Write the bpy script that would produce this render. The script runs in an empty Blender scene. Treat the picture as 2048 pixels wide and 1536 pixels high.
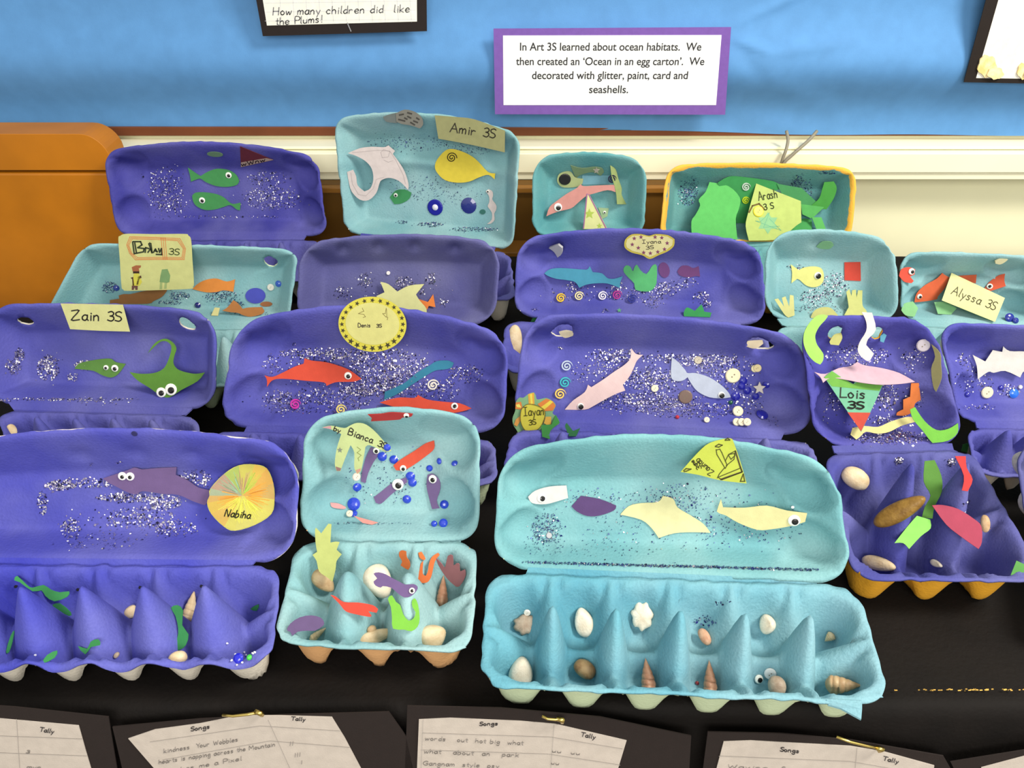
import bpy, math, random
import numpy as np
from mathutils import Vector
from mathutils.bvhtree import BVHTree
from mathutils.geometry import tessellate_polygon

random.seed(7); RNG = random.Random(11)
SC = bpy.context.scene; COL = SC.collection
T = 0.72                      # height of the table top above the floor
H = 0.57; TH = math.radians(36); F = 1640.0
# ---------------------------------------------------------------- camera, world, lights, exposure
cam_d = bpy.data.cameras.new('camera'); cam = bpy.data.objects.new('camera', cam_d); COL.objects.link(cam)
cam.location = (0, 0, T + H); cam.rotation_euler = (math.radians(90) - TH, 0, 0)
cam_d.sensor_width = 36; cam_d.lens = F * 36 / 2048; cam_d.clip_start = 0.02
SC.camera = cam
w = bpy.data.worlds.new('World'); SC.world = w; w.use_nodes = True
w.node_tree.nodes['Background'].inputs[0].default_value = (1.0, 0.97, 0.90, 1)
w.node_tree.nodes['Background'].inputs[1].default_value = 0.66
def area(name, loc, aim, size, power, col, sy=None):
    l = bpy.data.lights.new(name, 'AREA'); l.energy = power; l.size = size; l.color = col
    if sy: l.shape = 'RECTANGLE'; l.size_y = sy
    o = bpy.data.objects.new(name, l); COL.objects.link(o); o.location = loc
    o.rotation_euler = (Vector(aim) - Vector(loc)).to_track_quat('-Z', 'Y').to_euler(); return o
area('ceiling_or_fill_lamp', (1.25, 0.15, T + 1.7), (0.25, 0.85, T), 0.55, 39, (1.0, 0.95, 0.86))
area('ceiling_or_fill_lamp', (0.1, -1.3, T + 1.25), (0.1, 0.9, T + .05), 1.5, 31, (1.0, 0.97, 0.90), 0.8)  # unseen front fill, added to brighten the faces turned towards the camera
SC.view_settings.view_transform = 'Standard'; SC.view_settings.look = 'None'
SC.view_settings.gamma = 1; SC.view_settings.use_curve_mapping = False
SC.view_settings.exposure = 0.15

# ---------------------------------------------------------------- helpers
C0 = Vector((0, 0, T + H)); FW = Vector((0, math.cos(TH), -math.sin(TH))); RT = Vector((1, 0, 0)); UP = Vector((0, math.sin(TH), math.cos(TH)))
def ray(x, y): return FW + RT * ((x - 1024) / F) - UP * ((y - 768) / F)
def hit_plane(x, y, p, n):
    d = ray(x, y); k = (p - C0).dot(n) / d.dot(n); return C0 + d * k
def at_z(x, y, z): return hit_plane(x, y, Vector((0, 0, z)), Vector((0, 0, 1)))
def at_y(x, y, Y): return hit_plane(x, y, Vector((0, Y, 0)), Vector((0, 1, 0)))
def srgb(r, g, b): return tuple(((v / 255) / 12.92 if v / 255 <= .04045 else ((v / 255 + .055) / 1.055) ** 2.4) for v in (r, g, b)) + (1,)

MATS = {}
def mat(name, rgb, rough=.8, var=.0, scale=30, bump=.0, bscale=300, metal=0, sheen=0, rgb2=None, rim=None, spec=.3, trans=0, stripes=None):
    if name in MATS: return MATS[name]
    m = bpy.data.materials.new(name); m.use_nodes = True; nt = m.node_tree; N = nt.nodes; L = nt.links
    b = N['Principled BSDF']; b.inputs['Roughness'].default_value = rough; b.inputs['Metallic'].default_value = metal
    b.inputs['Specular IOR Level'].default_value = spec; b.inputs['Transmission Weight'].default_value = trans
    c = srgb(*rgb); b.inputs['Base Color'].default_value = c
    tc = N.new('ShaderNodeTexCoord'); out = None
    if var > 0 or rgb2:
        n = N.new('ShaderNodeTexNoise'); n.inputs['Scale'].default_value = scale; n.inputs['Detail'].default_value = 4
        L.new(tc.outputs['Object'], n.inputs['Vector'])
        r = N.new('ShaderNodeValToRGB'); r.color_ramp.elements[0].position = .32; r.color_ramp.elements[1].position = .68
        lo = srgb(*rgb2) if rgb2 else tuple(v * (1 - var) for v in c[:3]) + (1,)
        hi = c if rgb2 else tuple(min(1, v * (1 + var)) for v in c[:3]) + (1,)
        r.color_ramp.elements[0].color = lo; r.color_ramp.elements[1].color = hi
        L.new(n.outputs['Fac'], r.inputs['Fac']); out = r.outputs['Color']
    if stripes:
        wv = N.new('ShaderNodeTexWave'); wv.inputs['Scale'].default_value = stripes[1]; wv.inputs['Distortion'].default_value = 2.5
        L.new(tc.outputs['Object'], wv.inputs['Vector'])
        mx = N.new('ShaderNodeMix'); mx.data_type = 'RGBA'
        L.new(wv.outputs['Fac'], mx.inputs['Factor'])
        if out: L.new(out, mx.inputs['A'])
        else: mx.inputs['A'].default_value = c
        mx.inputs['B'].default_value = srgb(*stripes[0]); out = mx.outputs['Result']
    if rim:    # brushed poster paint on fibrous pulp: broad washes and fine speckle
        for sc_, am, e0, e1 in ((9, .42, .38, .64), (520, .22, .3, .7)):
            n3 = N.new('ShaderNodeTexNoise'); n3.inputs['Scale'].default_value = sc_; n3.inputs['Detail'].default_value = 3; L.new(tc.outputs['Object'], n3.inputs['Vector'])
            r3 = N.new('ShaderNodeMapRange'); r3.inputs['From Min'].default_value = e0; r3.inputs['From Max'].default_value = e1; r3.inputs['To Max'].default_value = am; L.new(n3.outputs['Fac'], r3.inputs['Value'])
            mx = N.new('ShaderNodeMix'); mx.data_type = 'RGBA'; L.new(r3.outputs['Result'], mx.inputs['Factor']); L.new(out, mx.inputs['A'])
            g_ = sum(c[:3]) / 3; mx.inputs['B'].default_value = (tuple(v * .55 + g_ * .75 for v in c[:3]) + (1,)) if sc_ < 100 else (tuple(v * .55 for v in c[:3]) + (1,)); out = mx.outputs['Result']
    if rim:    # worn paint: bare pulp showing along the edge of the rim, by the mesh attribute 'edge'
        a = N.new('ShaderNodeAttribute'); a.attribute_name = 'edge'
        n2 = N.new('ShaderNodeTexNoise'); n2.inputs['Scale'].default_value = 38; n2.inputs['Detail'].default_value = 5
        L.new(tc.outputs['Object'], n2.inputs['Vector'])
        mu = N.new('ShaderNodeMath'); mu.operation = 'ADD'; L.new(a.outputs['Fac'], mu.inputs[0]); L.new(n2.outputs['Fac'], mu.inputs[1])
        rr = N.new('ShaderNodeValToRGB'); rr.color_ramp.elements[0].position = rim[1]; rr.color_ramp.elements[1].position = min(1, rim[1] + .05)
        sb = N.new('ShaderNodeMath'); sb.operation = 'MULTIPLY'; sb.inputs[1].default_value = .5; L.new(mu.outputs[0], sb.inputs[0])
        L.new(sb.outputs[0], rr.inputs['Fac'])
        mx = N.new('ShaderNodeMix'); mx.data_type = 'RGBA'; L.new(rr.outputs['Color'], mx.inputs['Factor'])
        if out: L.new(out, mx.inputs['A'])
        else: mx.inputs['A'].default_value = c
        mx.inputs['B'].default_value = srgb(*rim[0]); out = mx.outputs['Result']
    if out: L.new(out, b.inputs['Base Color'])
    if bump > 0:
        n = N.new('ShaderNodeTexNoise'); n.inputs['Scale'].default_value = bscale; n.inputs['Detail'].default_value = 5
        L.new(tc.outputs['Object'], n.inputs['Vector'])
        bp = N.new('ShaderNodeBump'); bp.inputs['Strength'].default_value = bump; bp.inputs['Distance'].default_value = .001
        L.new(n.outputs['Fac'], bp.inputs['Height']); L.new(bp.outputs['Normal'], b.inputs['Normal'])
    MATS[name] = m; return m
def dim(rgb, k=.74, d=.10):
    l = [c ** 2.2 for c in rgb]; g = sum(l) / 3; return tuple(int(round((k * (c * (1 - d) + g * d)) ** (1 / 2.2))) for c in l)
def paper(rgb):
    return mat('card_%d_%d_%d' % tuple(rgb), rgb, .75, .05, 120, .15, 900)
def plain(rgb, rough=.7): return mat('plain_%d_%d_%d' % tuple(rgb), rgb, rough)

def empty(name, loc, label, cat, group=None):
    o = bpy.data.objects.new(name, None); COL.objects.link(o); o.location = loc; o.empty_display_size = .02
    o['label'] = label; o['category'] = cat
    if group: o['group'] = group
    return o
def mk(name, V, Fc, mats, parent=None, mi=None, smooth=False, label=None, kind=None, edge=None):
    """one mesh object; V in world metres, the origin is that of the thing it belongs to (or its own middle)"""
    o_loc = None
    if parent is None:
        a = np.array([tuple(v) for v in V]); o_loc = Vector(((a[:, 0].min() + a[:, 0].max()) / 2, (a[:, 1].min() + a[:, 1].max()) / 2, a[:, 2].min()))
    else:
        p = parent
        while p.parent: p = p.parent
        o_loc = p.location
    me = bpy.data.meshes.new(name)
    me.from_pydata([tuple(Vector(v) - o_loc) for v in V], [], Fc)
    for m in (mats if isinstance(mats, (list, tuple)) else [mats]): me.materials.append(m)
    if mi is not None: me.polygons.foreach_set('material_index', mi)
    if smooth: me.polygons.foreach_set('use_smooth', [True] * len(me.polygons))
    if edge is not None:
        at = me.attributes.new('edge', 'FLOAT', 'POINT'); at.data.foreach_set('value', edge)
    me.update()
    o = bpy.data.objects.new(name, me); COL.objects.link(o)
    if parent is None: o.location = o_loc
    else: o.parent = parent
    if label: o['label'] = label
    if kind: o['kind'] = kind
    return o
def tag(o, label, cat, group=None):
    o['label'] = label; o['category'] = cat
    if group: o['group'] = group
    return o
def box(V, Fc, a, b):
    n = len(V)
    for x in (a[0], b[0]):
        for y in (a[1], b[1]):
            for z in (a[2], b[2]): V.append(Vector((x, y, z)))
    for f in ((0, 1, 3, 2), (4, 6, 7, 5), (0, 4, 5, 1), (2, 3, 7, 6), (0, 2, 6, 4), (1, 5, 7, 3)): Fc.append([n + i for i in f])
def mkbox(name, a, b, m, parent=None, **k):
    V, Fc = [], []; box(V, Fc, a, b); o = mk(name, V, Fc, m, parent, **k)
    bv = o.modifiers.new('b', 'BEVEL'); bv.width = .0015; bv.segments = 2; return o

def smooth_poly(P, n=4, closed=True):
    out = []; N = len(P)
    rng = range(N) if closed else range(N - 1)
    for i in rng:
        if closed: p0, p1, p2, p3 = P[i - 1], P[i], P[(i + 1) % N], P[(i + 2) % N]
        else: p0, p1, p2, p3 = P[max(i - 1, 0)], P[i], P[i + 1], P[min(i + 2, N - 1)]
        for k in range(n):
            t = k / n
            out.append(tuple(.5 * (2 * b + (c - a) * t + (2 * a - 5 * b + 4 * c - d) * t * t + (3 * b - a - 3 * c + d) * t ** 3) for a, b, c, d in zip(p0, p1, p2, p3)))
    if not closed: out.append(P[-1])
    return out
def cut(P, n=3):
    """scissor outline: soft curves between the points, sharp where it turns sharply"""
    N = len(P); cor = []
    if N < 6: return list(P)
    for i in range(N):
        a, b, c = P[i - 1], P[i], P[(i + 1) % N]; u = (b[0] - a[0], b[1] - a[1]); v = (c[0] - b[0], c[1] - b[1])
        t = abs(math.degrees(math.atan2(u[0] * v[1] - u[1] * v[0], u[0] * v[0] + u[1] * v[1]))); cor.append(t > 55)
    out = []
    for i in range(N):
        p1, p2 = P[i], P[(i + 1) % N]
        p0 = p1 if cor[i] else P[i - 1]; p3 = p2 if cor[(i + 1) % N] else P[(i + 2) % N]
        for k in range(n):
            t = k / n
            out.append(tuple(.5 * (2 * b + (c - a) * t + (2 * a - 5 * b + 4 * c - d) * t * t + (3 * b - a - 3 * c + d) * t ** 3) for a, b, c, d in zip(p0, p1, p2, p3)))
    return out
def slab(P3, n, th):
    """closed slab: outline points P3 (on a plane), thickness th along n (towards the viewer)"""
    tri = tessellate_polygon([P3]); N = len(P3)
    V = [p + n * th for p in P3] + list(P3); Fc = []
    for t in tri:
        a, b, c = t
        nn = (V[b] - V[a]).cross(V[c] - V[a])
        if nn.dot(n) < 0: t = (a, c, b)
        Fc.append(tuple(t)); Fc.append(tuple(N + i for i in reversed(t)))
    for i in range(N):
        j = (i + 1) % N; Fc.append((i, j, N + j, N + i))
    return V, Fc

# handwriting: one-line letters, x right, y up, cap height 1, small letters .55
GL = {
'A': '0,0 .35,1 .7,0;.12,.38 .58,.38', 'B': '0,0 0,1 .35,1 .5,.85 .45,.62 0,.55;0,.55 .45,.5 .6,.25 .45,.03 0,0', 'D': '0,0 .02,1 .35,.92 .6,.6 .55,.2 .3,0 0,0',
'G': '.65,.85 .4,1 .1,.8 0,.45 .15,.1 .45,0 .65,.2 .65,.45 .4,.45', 'H': '0,0 0,1;.6,0 .6,1;0,.5 .6,.5', 'I': '.0,1 .5,1;.25,1 .25,0;0,0 .5,0', 'J': '.5,1 .5,.2 .3,0 .05,.1', 'L': '0,1 0,0 .5,.03',
'N': '0,0 .05,1 .5,0 .6,1', 'S': '.5,.9 .3,1 .05,.85 .1,.6 .4,.45 .5,.2 .3,0 0,.08', 'T': '0,1 .7,1;.35,1 .35,0', 'Z': '0,.95 .6,1 0,0 .65,.05', 'P': '0,0 0,1 .4,1 .55,.75 .4,.5 0,.5', 'W': '0,1 .2,0 .4,.7 .6,0 .8,1', 'M': '0,0 .05,1 .4,.4 .7,1 .8,0', 'Y': '0,1 .3,.5 .6,1;.3,.5 .3,0',
'a': '.4,.5 .2,.56 .02,.35 .05,.08 .25,0 .4,.2 .42,.55;.42,.55 .4,.1 .5,0', 'b': '0,1 0,0 .25,0 .42,.25 .3,.52 .02,.42', 'c': '.4,.45 .2,.55 0,.3 .15,.02 .4,.08', 'd': '.42,.45 .2,.52 0,.25 .15,0 .42,.15;.42,1 .42,0', 'e': '.02,.28 .4,.32 .3,.55 .1,.5 0,.25 .15,0 .42,.08',
'f': '.4,.9 .25,1 .15,.8 .15,0;0,.5 .35,.5', 'g': '.4,.45 .2,.55 .02,.3 .15,.05 .4,.2;.42,.55 .4,-.3 .2,-.42 0,-.3', 'h': '0,1 0,0;0,.35 .2,.55 .38,.4 .4,0', 'i': '.1,.5 .1,0;.1,.75 .12,.7', 'j': '.2,.5 .2,-.3 0,-.35;.2,.75 .22,.7', 'k': '0,1 0,0;.38,.55 .02,.25 .4,0', 'l': '.08,1 .05,.1 .15,0',
'm': '0,0 0,.52;0,.35 .15,.55 .28,.4 .28,0;.28,.35 .45,.55 .58,.4 .58,0', 'n': '0,0 0,.52;0,.35 .2,.55 .36,.4 .38,0', 'o': '.2,.55 .02,.35 .1,.05 .3,.02 .42,.28 .2,.55', 'p': '0,.5 0,-.42;0,.4 .25,.55 .42,.3 .25,.02 0,.1', 'q': '.4,.45 .2,.55 .02,.3 .15,.05 .4,.2;.42,.55 .4,-.4', 'r': '0,0 0,.52;0,.32 .18,.52 .34,.45',
's': '.34,.48 .15,.55 .03,.42 .3,.22 .25,.02 0,.05', 't': '.15,.9 .15,.1 .3,0;0,.58 .32,.58', 'u': '0,.5 .03,.1 .2,0 .38,.15;.4,.5 .4,0', 'v': '0,.5 .18,0 .38,.5', 'w': '0,.5 .12,0 .28,.4 .42,0 .58,.5', 'x': '0,.5 .38,0;.38,.5 0,0', 'y': '0,.5 .2,.08;.42,.5 .1,-.4', 'z': '0,.5 .36,.5 0,0 .4,0',
'3': '.05,.9 .3,1 .48,.82 .4,.6 .2,.52;.2,.52 .45,.45 .5,.2 .3,0 0,.1', '!': '.1,1 .1,.3;.1,.05 .12,0', '|': '.05,.8 .0,0', "'": '.1,1 .05,.8', '5': '.4,1 .1,1 .05,.6 .35,.55 .42,.2 .2,0 0,.08', '?': '0,.8 .2,1 .4,.8 .2,.5 .2,.3;.2,.05 .22,0'}
WD = {'m': .78, 'w': .75, 'i': .32, 'l': .32, ' ': .5, 'j': .4, 't': .45, 'M': 1.0, 'W': 1.0, 'I': .7, '!': .35, '|': .3, 'A': .85, 'D': .8, 'N': .8, 'B': .8, 'H': .8, 'G': .85, 'Z': .85, 'T': .8}
def text_strokes(txt, p0, p1, h, slant=0.0):
    """strokes in picture pixels, baseline p0 -> p1, capital height h"""
    W = sum(WD.get(c, .6) for c in txt); dx, dy = p1[0] - p0[0], p1[1] - p0[1]; Ln = math.hypot(dx, dy); ux, uy = dx / Ln, dy / Ln
    k = Ln / W; x = 0; out = []
    for c in txt:
        for st in GL.get(c, '').split(';'):
            if not st: continue
            P = []
            for q in st.split(' '):
                a, b = map(float, q.split(',')); a = (x + (a + slant * b) * .98) * k; b *= h
                P.append((p0[0] + ux * a + uy * b, p0[1] + uy * a - ux * b))
            out.append(smooth_poly(P, 3, False) if len(P) > 3 else P)
        x += WD.get(c, .6)
    return out
def ribbon(strokes, wpx, to3, n, th=.0002):
    V, Fc = [], []
    for P in strokes:
        for a, b in zip(P[:-1], P[1:]):
            dx, dy = b[0] - a[0], b[1] - a[1]; l = math.hypot(dx, dy) or 1; dx, dy = dx / l * wpx / 2, dy / l * wpx / 2
            q = [(a[0] - dx * .8 - dy, a[1] - dy * .8 + dx), (a[0] - dx * .8 + dy, a[1] - dy * .8 - dx), (b[0] + dx * .8 + dy, b[1] + dy * .8 - dx), (b[0] + dx * .8 - dy, b[1] + dy * .8 + dx)]
            k = len(V); V += [to3(*p) + n * th for p in q]; Fc.append((k, k + 1, k + 2, k + 3))
    return V, Fc
def star_pts(cx, cy, r, k=5, inner=.45, rot=-90):
    return [(cx + math.cos(math.radians(rot + i * 180 / k)) * (r if i % 2 == 0 else r * inner), cy + math.sin(math.radians(rot + i * 180 / k)) * (r if i % 2 == 0 else r * inner)) for i in range(2 * k)]
def oval(cx, cy, rx, ry, rot=0, n=20):
    c, s = math.cos(math.radians(rot)), math.sin(math.radians(rot)); o = []
    for i in range(n):
        a = 2 * math.pi * i / n; x, y = rx * math.cos(a), ry * math.sin(a); o.append((cx + x * c - y * s, cy + x * s + y * c))
    return o
def sstep(x): x = max(0., min(1., x)); return x * x * (3 - 2 * x)
def hsh(a, b, c=0):
    v = math.sin(a * 127.1 + b * 311.7 + c * 74.7) * 43758.5453; return v - math.floor(v)
def vnoise(x, y, seed=0):
    xi, yi = math.floor(x), math.floor(y); fx, fy = x - xi, y - yi; fx = fx * fx * (3 - 2 * fx); fy = fy * fy * (3 - 2 * fy)
    a, b, c, d = hsh(xi, yi, seed), hsh(xi + 1, yi, seed), hsh(xi, yi + 1, seed), hsh(xi + 1, yi + 1, seed)
    return (a + (b - a) * fx) * (1 - fy) + (c + (d - c) * fx) * fy

# ---------------------------------------------------------------- the room
wall_m = mat('cream_wall_paint', (248, 246, 208), .7, .03, 6)
def rect_wall(name, pts, m):
    o = mk(name, pts, [(0, 1, 2, 3)], m); o['kind'] = 'structure'; return o
YW = 1.25
V, Fc = [], []; box(V, Fc, (-2.2, YW, 0), (2.2, YW + .1, 2.6)); o = mk('wall_back', V, Fc, wall_m); o['kind'] = 'structure'
V, Fc = [], []; box(V, Fc, (-2.2, -2.0, -.05), (2.2, YW, 0)); o = mk('floor', V, Fc, mat('floor_vinyl', (120, 110, 100), .5, .1, 5)); o['kind'] = 'structure'
# white cable trunking along the wall: top face, front cover, lower lip, with real grooves between them
tr_m = mat('trunking_plastic', (246, 242, 212), .45, .02, 8)
def trunk(name, y0, z0, z1, x0=-2.2, x1=2.2):
    V, Fc = [], []; box(V, Fc, (x0, y0, T + z0), (x1, YW - .002, T + z1)); o = mk(name, V, Fc, tr_m); o['kind'] = 'structure'
    bv = o.modifiers.new('b', 'BEVEL'); bv.width = .0015; bv.segments = 2
trunk('trim_1', 1.212, .1275, .132); trunk('trim_2', 1.200, .0955, .1262); trunk('trim_3', 1.204, .083, .0945)
# orange-brown wooden furniture standing behind the table
wood = mat('orange_brown_wood', (186, 114, 18), .42, .10, 14, .1, 60, spec=.4)
dwood = mat('brown_wood', (108, 74, 24), .5, .12, 14)
cab = empty('wooden_cabinet', (-.95, 1.16, 0), 'tall orange-brown wooden cabinet with a rounded top corner behind the table', 'cabinet')
YC = 1.135
tl = at_y(-250, 274, YC); tr = at_y(206, 268, YC); grz = at_y(0, 343, YC).z
def round_panel(name, x0, x1, z0, z1, r, y0, y1, m, parent):
    P = [Vector((x0, y0, z0)), Vector((x1, y0, z0))]
    if r: P += [Vector((x1 - r + r * math.cos(a), y0, z1 - r + r * math.sin(a))) for a in np.linspace(0, math.pi / 2, 9)]
    else: P.append(Vector((x1, y0, z1)))
    P.append(Vector((x0, y0, z1)))
    V, Fc = slab(P, Vector((0, 1, 0)), y1 - y0); o = mk(name, V, Fc, m, parent)
    bv = o.modifiers.new('b', 'BEVEL'); bv.width = .003; bv.segments = 2; bv.limit_method = 'ANGLE'; return o
round_panel('top_panel', tl.x, tr.x, grz + .002, tr.z, .035, YC, YC + .05, wood, cab)
round_panel('front_panel', tl.x, tr.x - .0, 0, grz - .003, 0, YC + .002, YC + .05, wood, cab)
round_panel('carcass', tl.x + .01, tr.x - .01, 0, tr.z - .03, 0, YC + .012, YC + .055, dwood, cab)
bx0 = tr.x + .01; bx1 = at_y(1338, 420, 1.17).x
bench = empty('wooden_bench', ((bx0 + bx1) / 2, 1.18, 0), 'long low brown wooden bench back under the white trunking behind the table', 'bench')
z380 = at_y(1300, 381, 1.17).z; z500 = T + .004
mkbox('back_board', (bx0, 1.172, .3), (bx1, 1.195, z380 - .004), dwood, bench)
mkbox('top_rail', (bx0, 1.166, z380 - .003), (bx1, 1.197, z380 + .006), mat('brown_wood_light', (150, 102, 40), .45, .1, 14), bench)
mkbox('upper_board', (bx0, 1.176, z380 + .007), (bx1, 1.194, T + .0825), dwood, bench)
mkbox('seat_board', (bx0, 1.128, T - .012), (bx1, 1.171, T - .002), mat('brown_wood_light', (150, 102, 40), .45, .1, 14), bench)
mkbox('side_panel', (bx0, 1.13, 0), (bx0 + .02, 1.165, T - .014), dwood, bench)
mkbox('side_panel', (bx1 - .02, 1.13, 0), (bx1, 1.165, T - .014), dwood, bench)

# notice board: thin brown frame and blue backing paper with a few soft creases
NB = empty('notice_board', (0, YW, T + .14), 'notice board covered in bright blue backing paper above the trunking', 'notice board')
z_b = at_y(1024, 258, 1.243).z
mkbox('board_frame', (-1.6, 1.240, z_b - .010), (1.6, YW - .001, z_b + .004), mat('frame_wood', (110, 60, 34), .5, .1, 20), NB)
mkbox('backboard', (-1.6, 1.2445, z_b + .004), (1.6, YW - .001, z_b + 1.1), dwood, NB)
def seg_d(px, py, a, b):
    ax, ay = a; bx, by = b; dx, dy = bx - ax, by - ay; t = max(0, min(1, ((px - ax) * dx + (py - ay) * dy) / (dx * dx + dy * dy)))
    return math.hypot(px - ax - t * dx, py - ay - t * dy), t
CR = [((1462, 52), (1640, -30), 9, .0028), ((1462, 78), (1540, 104), 8, .0035), ((1540, 104), (1700, 84), 14, .003), ((1462, 82), (1530, 165), 16, -.0025), ((1500, 150), (1700, 240), 26, .002), ((1460, 228), (1600, 262), 18, .0015)]
V, Fc = [], []; NX, NZ = 720, 130; x0, x1 = -1.5, 1.5; z0, z1 = z_b - .002, z_b + .72
for j in range(NZ + 1):
    tz = (j / NZ) ** 1.3
    for i in range(NX + 1):
        x = x0 + (x1 - x0) * i / NX; z = z0 + (z1 - z0) * tz; 
        if j == 0: z += .002 * math.sin(x * 3 + 1) + .0008 * math.sin(x * 23) - .006 * sstep((x - .2) / .2) + .004 * sstep((-x - .15) / .15)
        Y = 1.2405 - .0022 * math.sin(x * 2.2 + .4) 
        hh = z - z0; Y -= .029 * math.exp(-((hh - .100) / .05) ** 2) * (0.75 + .25 * math.sin(x * 2 + 1)); Y += .003 * math.exp(-((hh - .03) / .03) ** 2)
        rel = Vector((x, Y, z)) - C0; dz = rel.dot(FW); px = 1024 + F * rel.dot(RT) / dz; py = 768 - F * rel.dot(UP) / dz
        for a, b, wd, am in CR:
            d, t = seg_d(px, py, a, b)
            if d < 4 * wd: Y -= am * math.exp(-(d / wd) ** 2) * math.sin(math.pi * min(.97, max(.03, t)) ) ** .5
        Y += (vnoise(x * 14, z * 14, 3) - .5) * .0016
        V.append(Vector((x, max(1.2092, min(Y, 1.2435)), z)))
for j in range(NZ):
    for i in range(NX): a = j * (NX + 1) + i; Fc.append((a, a + 1, a + NX + 2, a + NX + 1))
bp_o = mk('backing_paper', V, Fc, mat('blue_backing_paper', (88, 142, 196), .72, .05, 40, .12, 500), NB, smooth=True)

def wall_card(name, pts, m, Y, th, parent=None, **k):
    V, Fc = slab([at_y(x, y, Y) for x, y in pts], Vector((0, -1, 0)), th); return mk(name, V, Fc, m, parent, **k)
def to_y(Y): return lambda x, y: at_y(x, y, Y)
NY = Vector((0, -1, 0)); YS = 1.207
ink = plain((38, 36, 40)); grey_ink = plain((120, 120, 125)); 
sign = empty('typed_sign', at_y(1222, 225, YS), 'typed white caption sign with a purple border on the blue board', 'sign')
wall_card('mount', [(987, 57), (1462, 54), (1450, 229), (990, 228)], paper((122, 88, 168)), YS, .001, sign)
wall_card('text_sheet', [(1006, 71), (1443, 70), (1432, 210), (1007, 210)], paper((250, 250, 246)), YS - .0011, .0004, sign)
for i, (txt, xa, xb, yb) in enumerate([('In Art 3S learned about ocean habitats.  We', 1040, 1402, 101), ('then created an \u2018Ocean in an egg carton\u2019.  We', 1032, 1408, 130), ('decorated with glitter, paint, card and', 1064, 1375, 158), ('seashells.', 1178, 1256, 186)]):
    cu = bpy.data.curves.new('text_line', 'FONT'); cu.body = txt; cu.size = .022; cu.align_x = 'LEFT'; cu.offset = .00025
    to = bpy.data.objects.new('text_line', cu); COL.objects.link(to); bpy.context.view_layer.update()
    me = bpy.data.meshes.new_from_object(to.evaluated_get(bpy.context.evaluated_depsgraph_get())); bpy.data.objects.remove(to)
    xs = [v.co.x for v in me.vertices]; w0, w1 = min(xs), max(xs); A = at_y(xa, yb, YS - .0018); B = at_y(xb, yb, YS - .0018); k = (B.x - A.x) / (w1 - w0)
    for v in me.vertices: v.co = Vector((A.x + (v.co.x - w0) * k, A.y, A.z + v.co.y * k * (1.06 if i < 3 else 1.0))) - sign.location
    me.materials.clear(); me.materials.append(plain((50, 50, 54))); lo = bpy.data.objects.new('text_line', me); COL.objects.link(lo); lo.parent = sign
def lettering(parent, txt, p0, p1, h, wpx, to3, n, m, name='lettering', slant=.08, th=.0003, extra=None):
    V, Fc = ribbon(text_strokes(txt, p0, p1, h, slant) + (extra or []), wpx, to3, n, th); return mk(name, V, Fc, m, parent)
# hand-written sheet, top left
q = empty('pupil_worksheet', at_y(685, 66, YS), 'handwritten question sheet in a black frame, top of the blue board left of the caption', 'worksheet')
wall_card('mount', [(452, -330), (850, -330), (854, 62), (526, 72)], paper((34, 26, 24)), YS, .001, q)
wall_card('sheet', [(476, -310), (832, -310), (834, 43), (534, 51)], paper((238, 236, 224)), YS - .0011, .0004, q)
lettering(q, 'How many children did  like', (546, 30), (822, 24), 15, 1.8, to_y(YS - .0016), NY, grey_ink)
lettering(q, 'the Plums!', (552, 50), (648, 44), 14, 1.8, to_y(YS - .0016), NY, grey_ink)
V, Fc = ribbon([[(530 + 0 * i, 6 + 18 * i), (832, 2 + 18 * i)] for i in range(3)] + [[(556 + 26 * i, -60), (563 + 26 * i, 44)] for i in range(11)], .6, to_y(YS - .0015), NY); mk('grid_lines', V, Fc, plain((205, 205, 215)), q)
V, Fc = ribbon([[(695, 46), (702, 62)]], 2.2, to_y(YS - .0013), NY, .0006); mk('staple', V, Fc, mat('steel', (200, 200, 205), .3, metal=1), q)
# picture, top right
q = empty('pupil_picture', at_y(2040, 160, YS), 'pale picture with cream blobs in a black frame at the right end of the board', 'picture')
wall_card('mount', [(2060, -330), (2480, -330), (2300, 172), (1927, 164)], paper((34, 26, 22)), YS, .001, q)
wall_card('sheet', [(2082, -300), (2440, -300), (2270, 160), (1952, 156)], paper((236, 232, 222)), YS - .0011, .0004, q)
for bi, (cx, cy, rx, ry) in enumerate(((1974, 132, 19, 22), (1990, 146, 16, 12), (2046, 142, 12, 16), (2062, 146, 14, 12))):
    P = [(cx + rx * math.cos(a) * (1 + .12 * math.sin(5 * a)), cy + ry * math.sin(a) * (1 + .1 * math.cos(7 * a))) for a in np.linspace(0, 2 * math.pi, 25)[:-1]]
    wall_card('popcorn_blob', P, mat('cream_blob', (238, 205, 130), .8, rgb2=(250, 235, 190), scale=90, bump=.6, bscale=200), YS - .0016 - .0022 * (bi % 2), .002, q)

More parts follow.
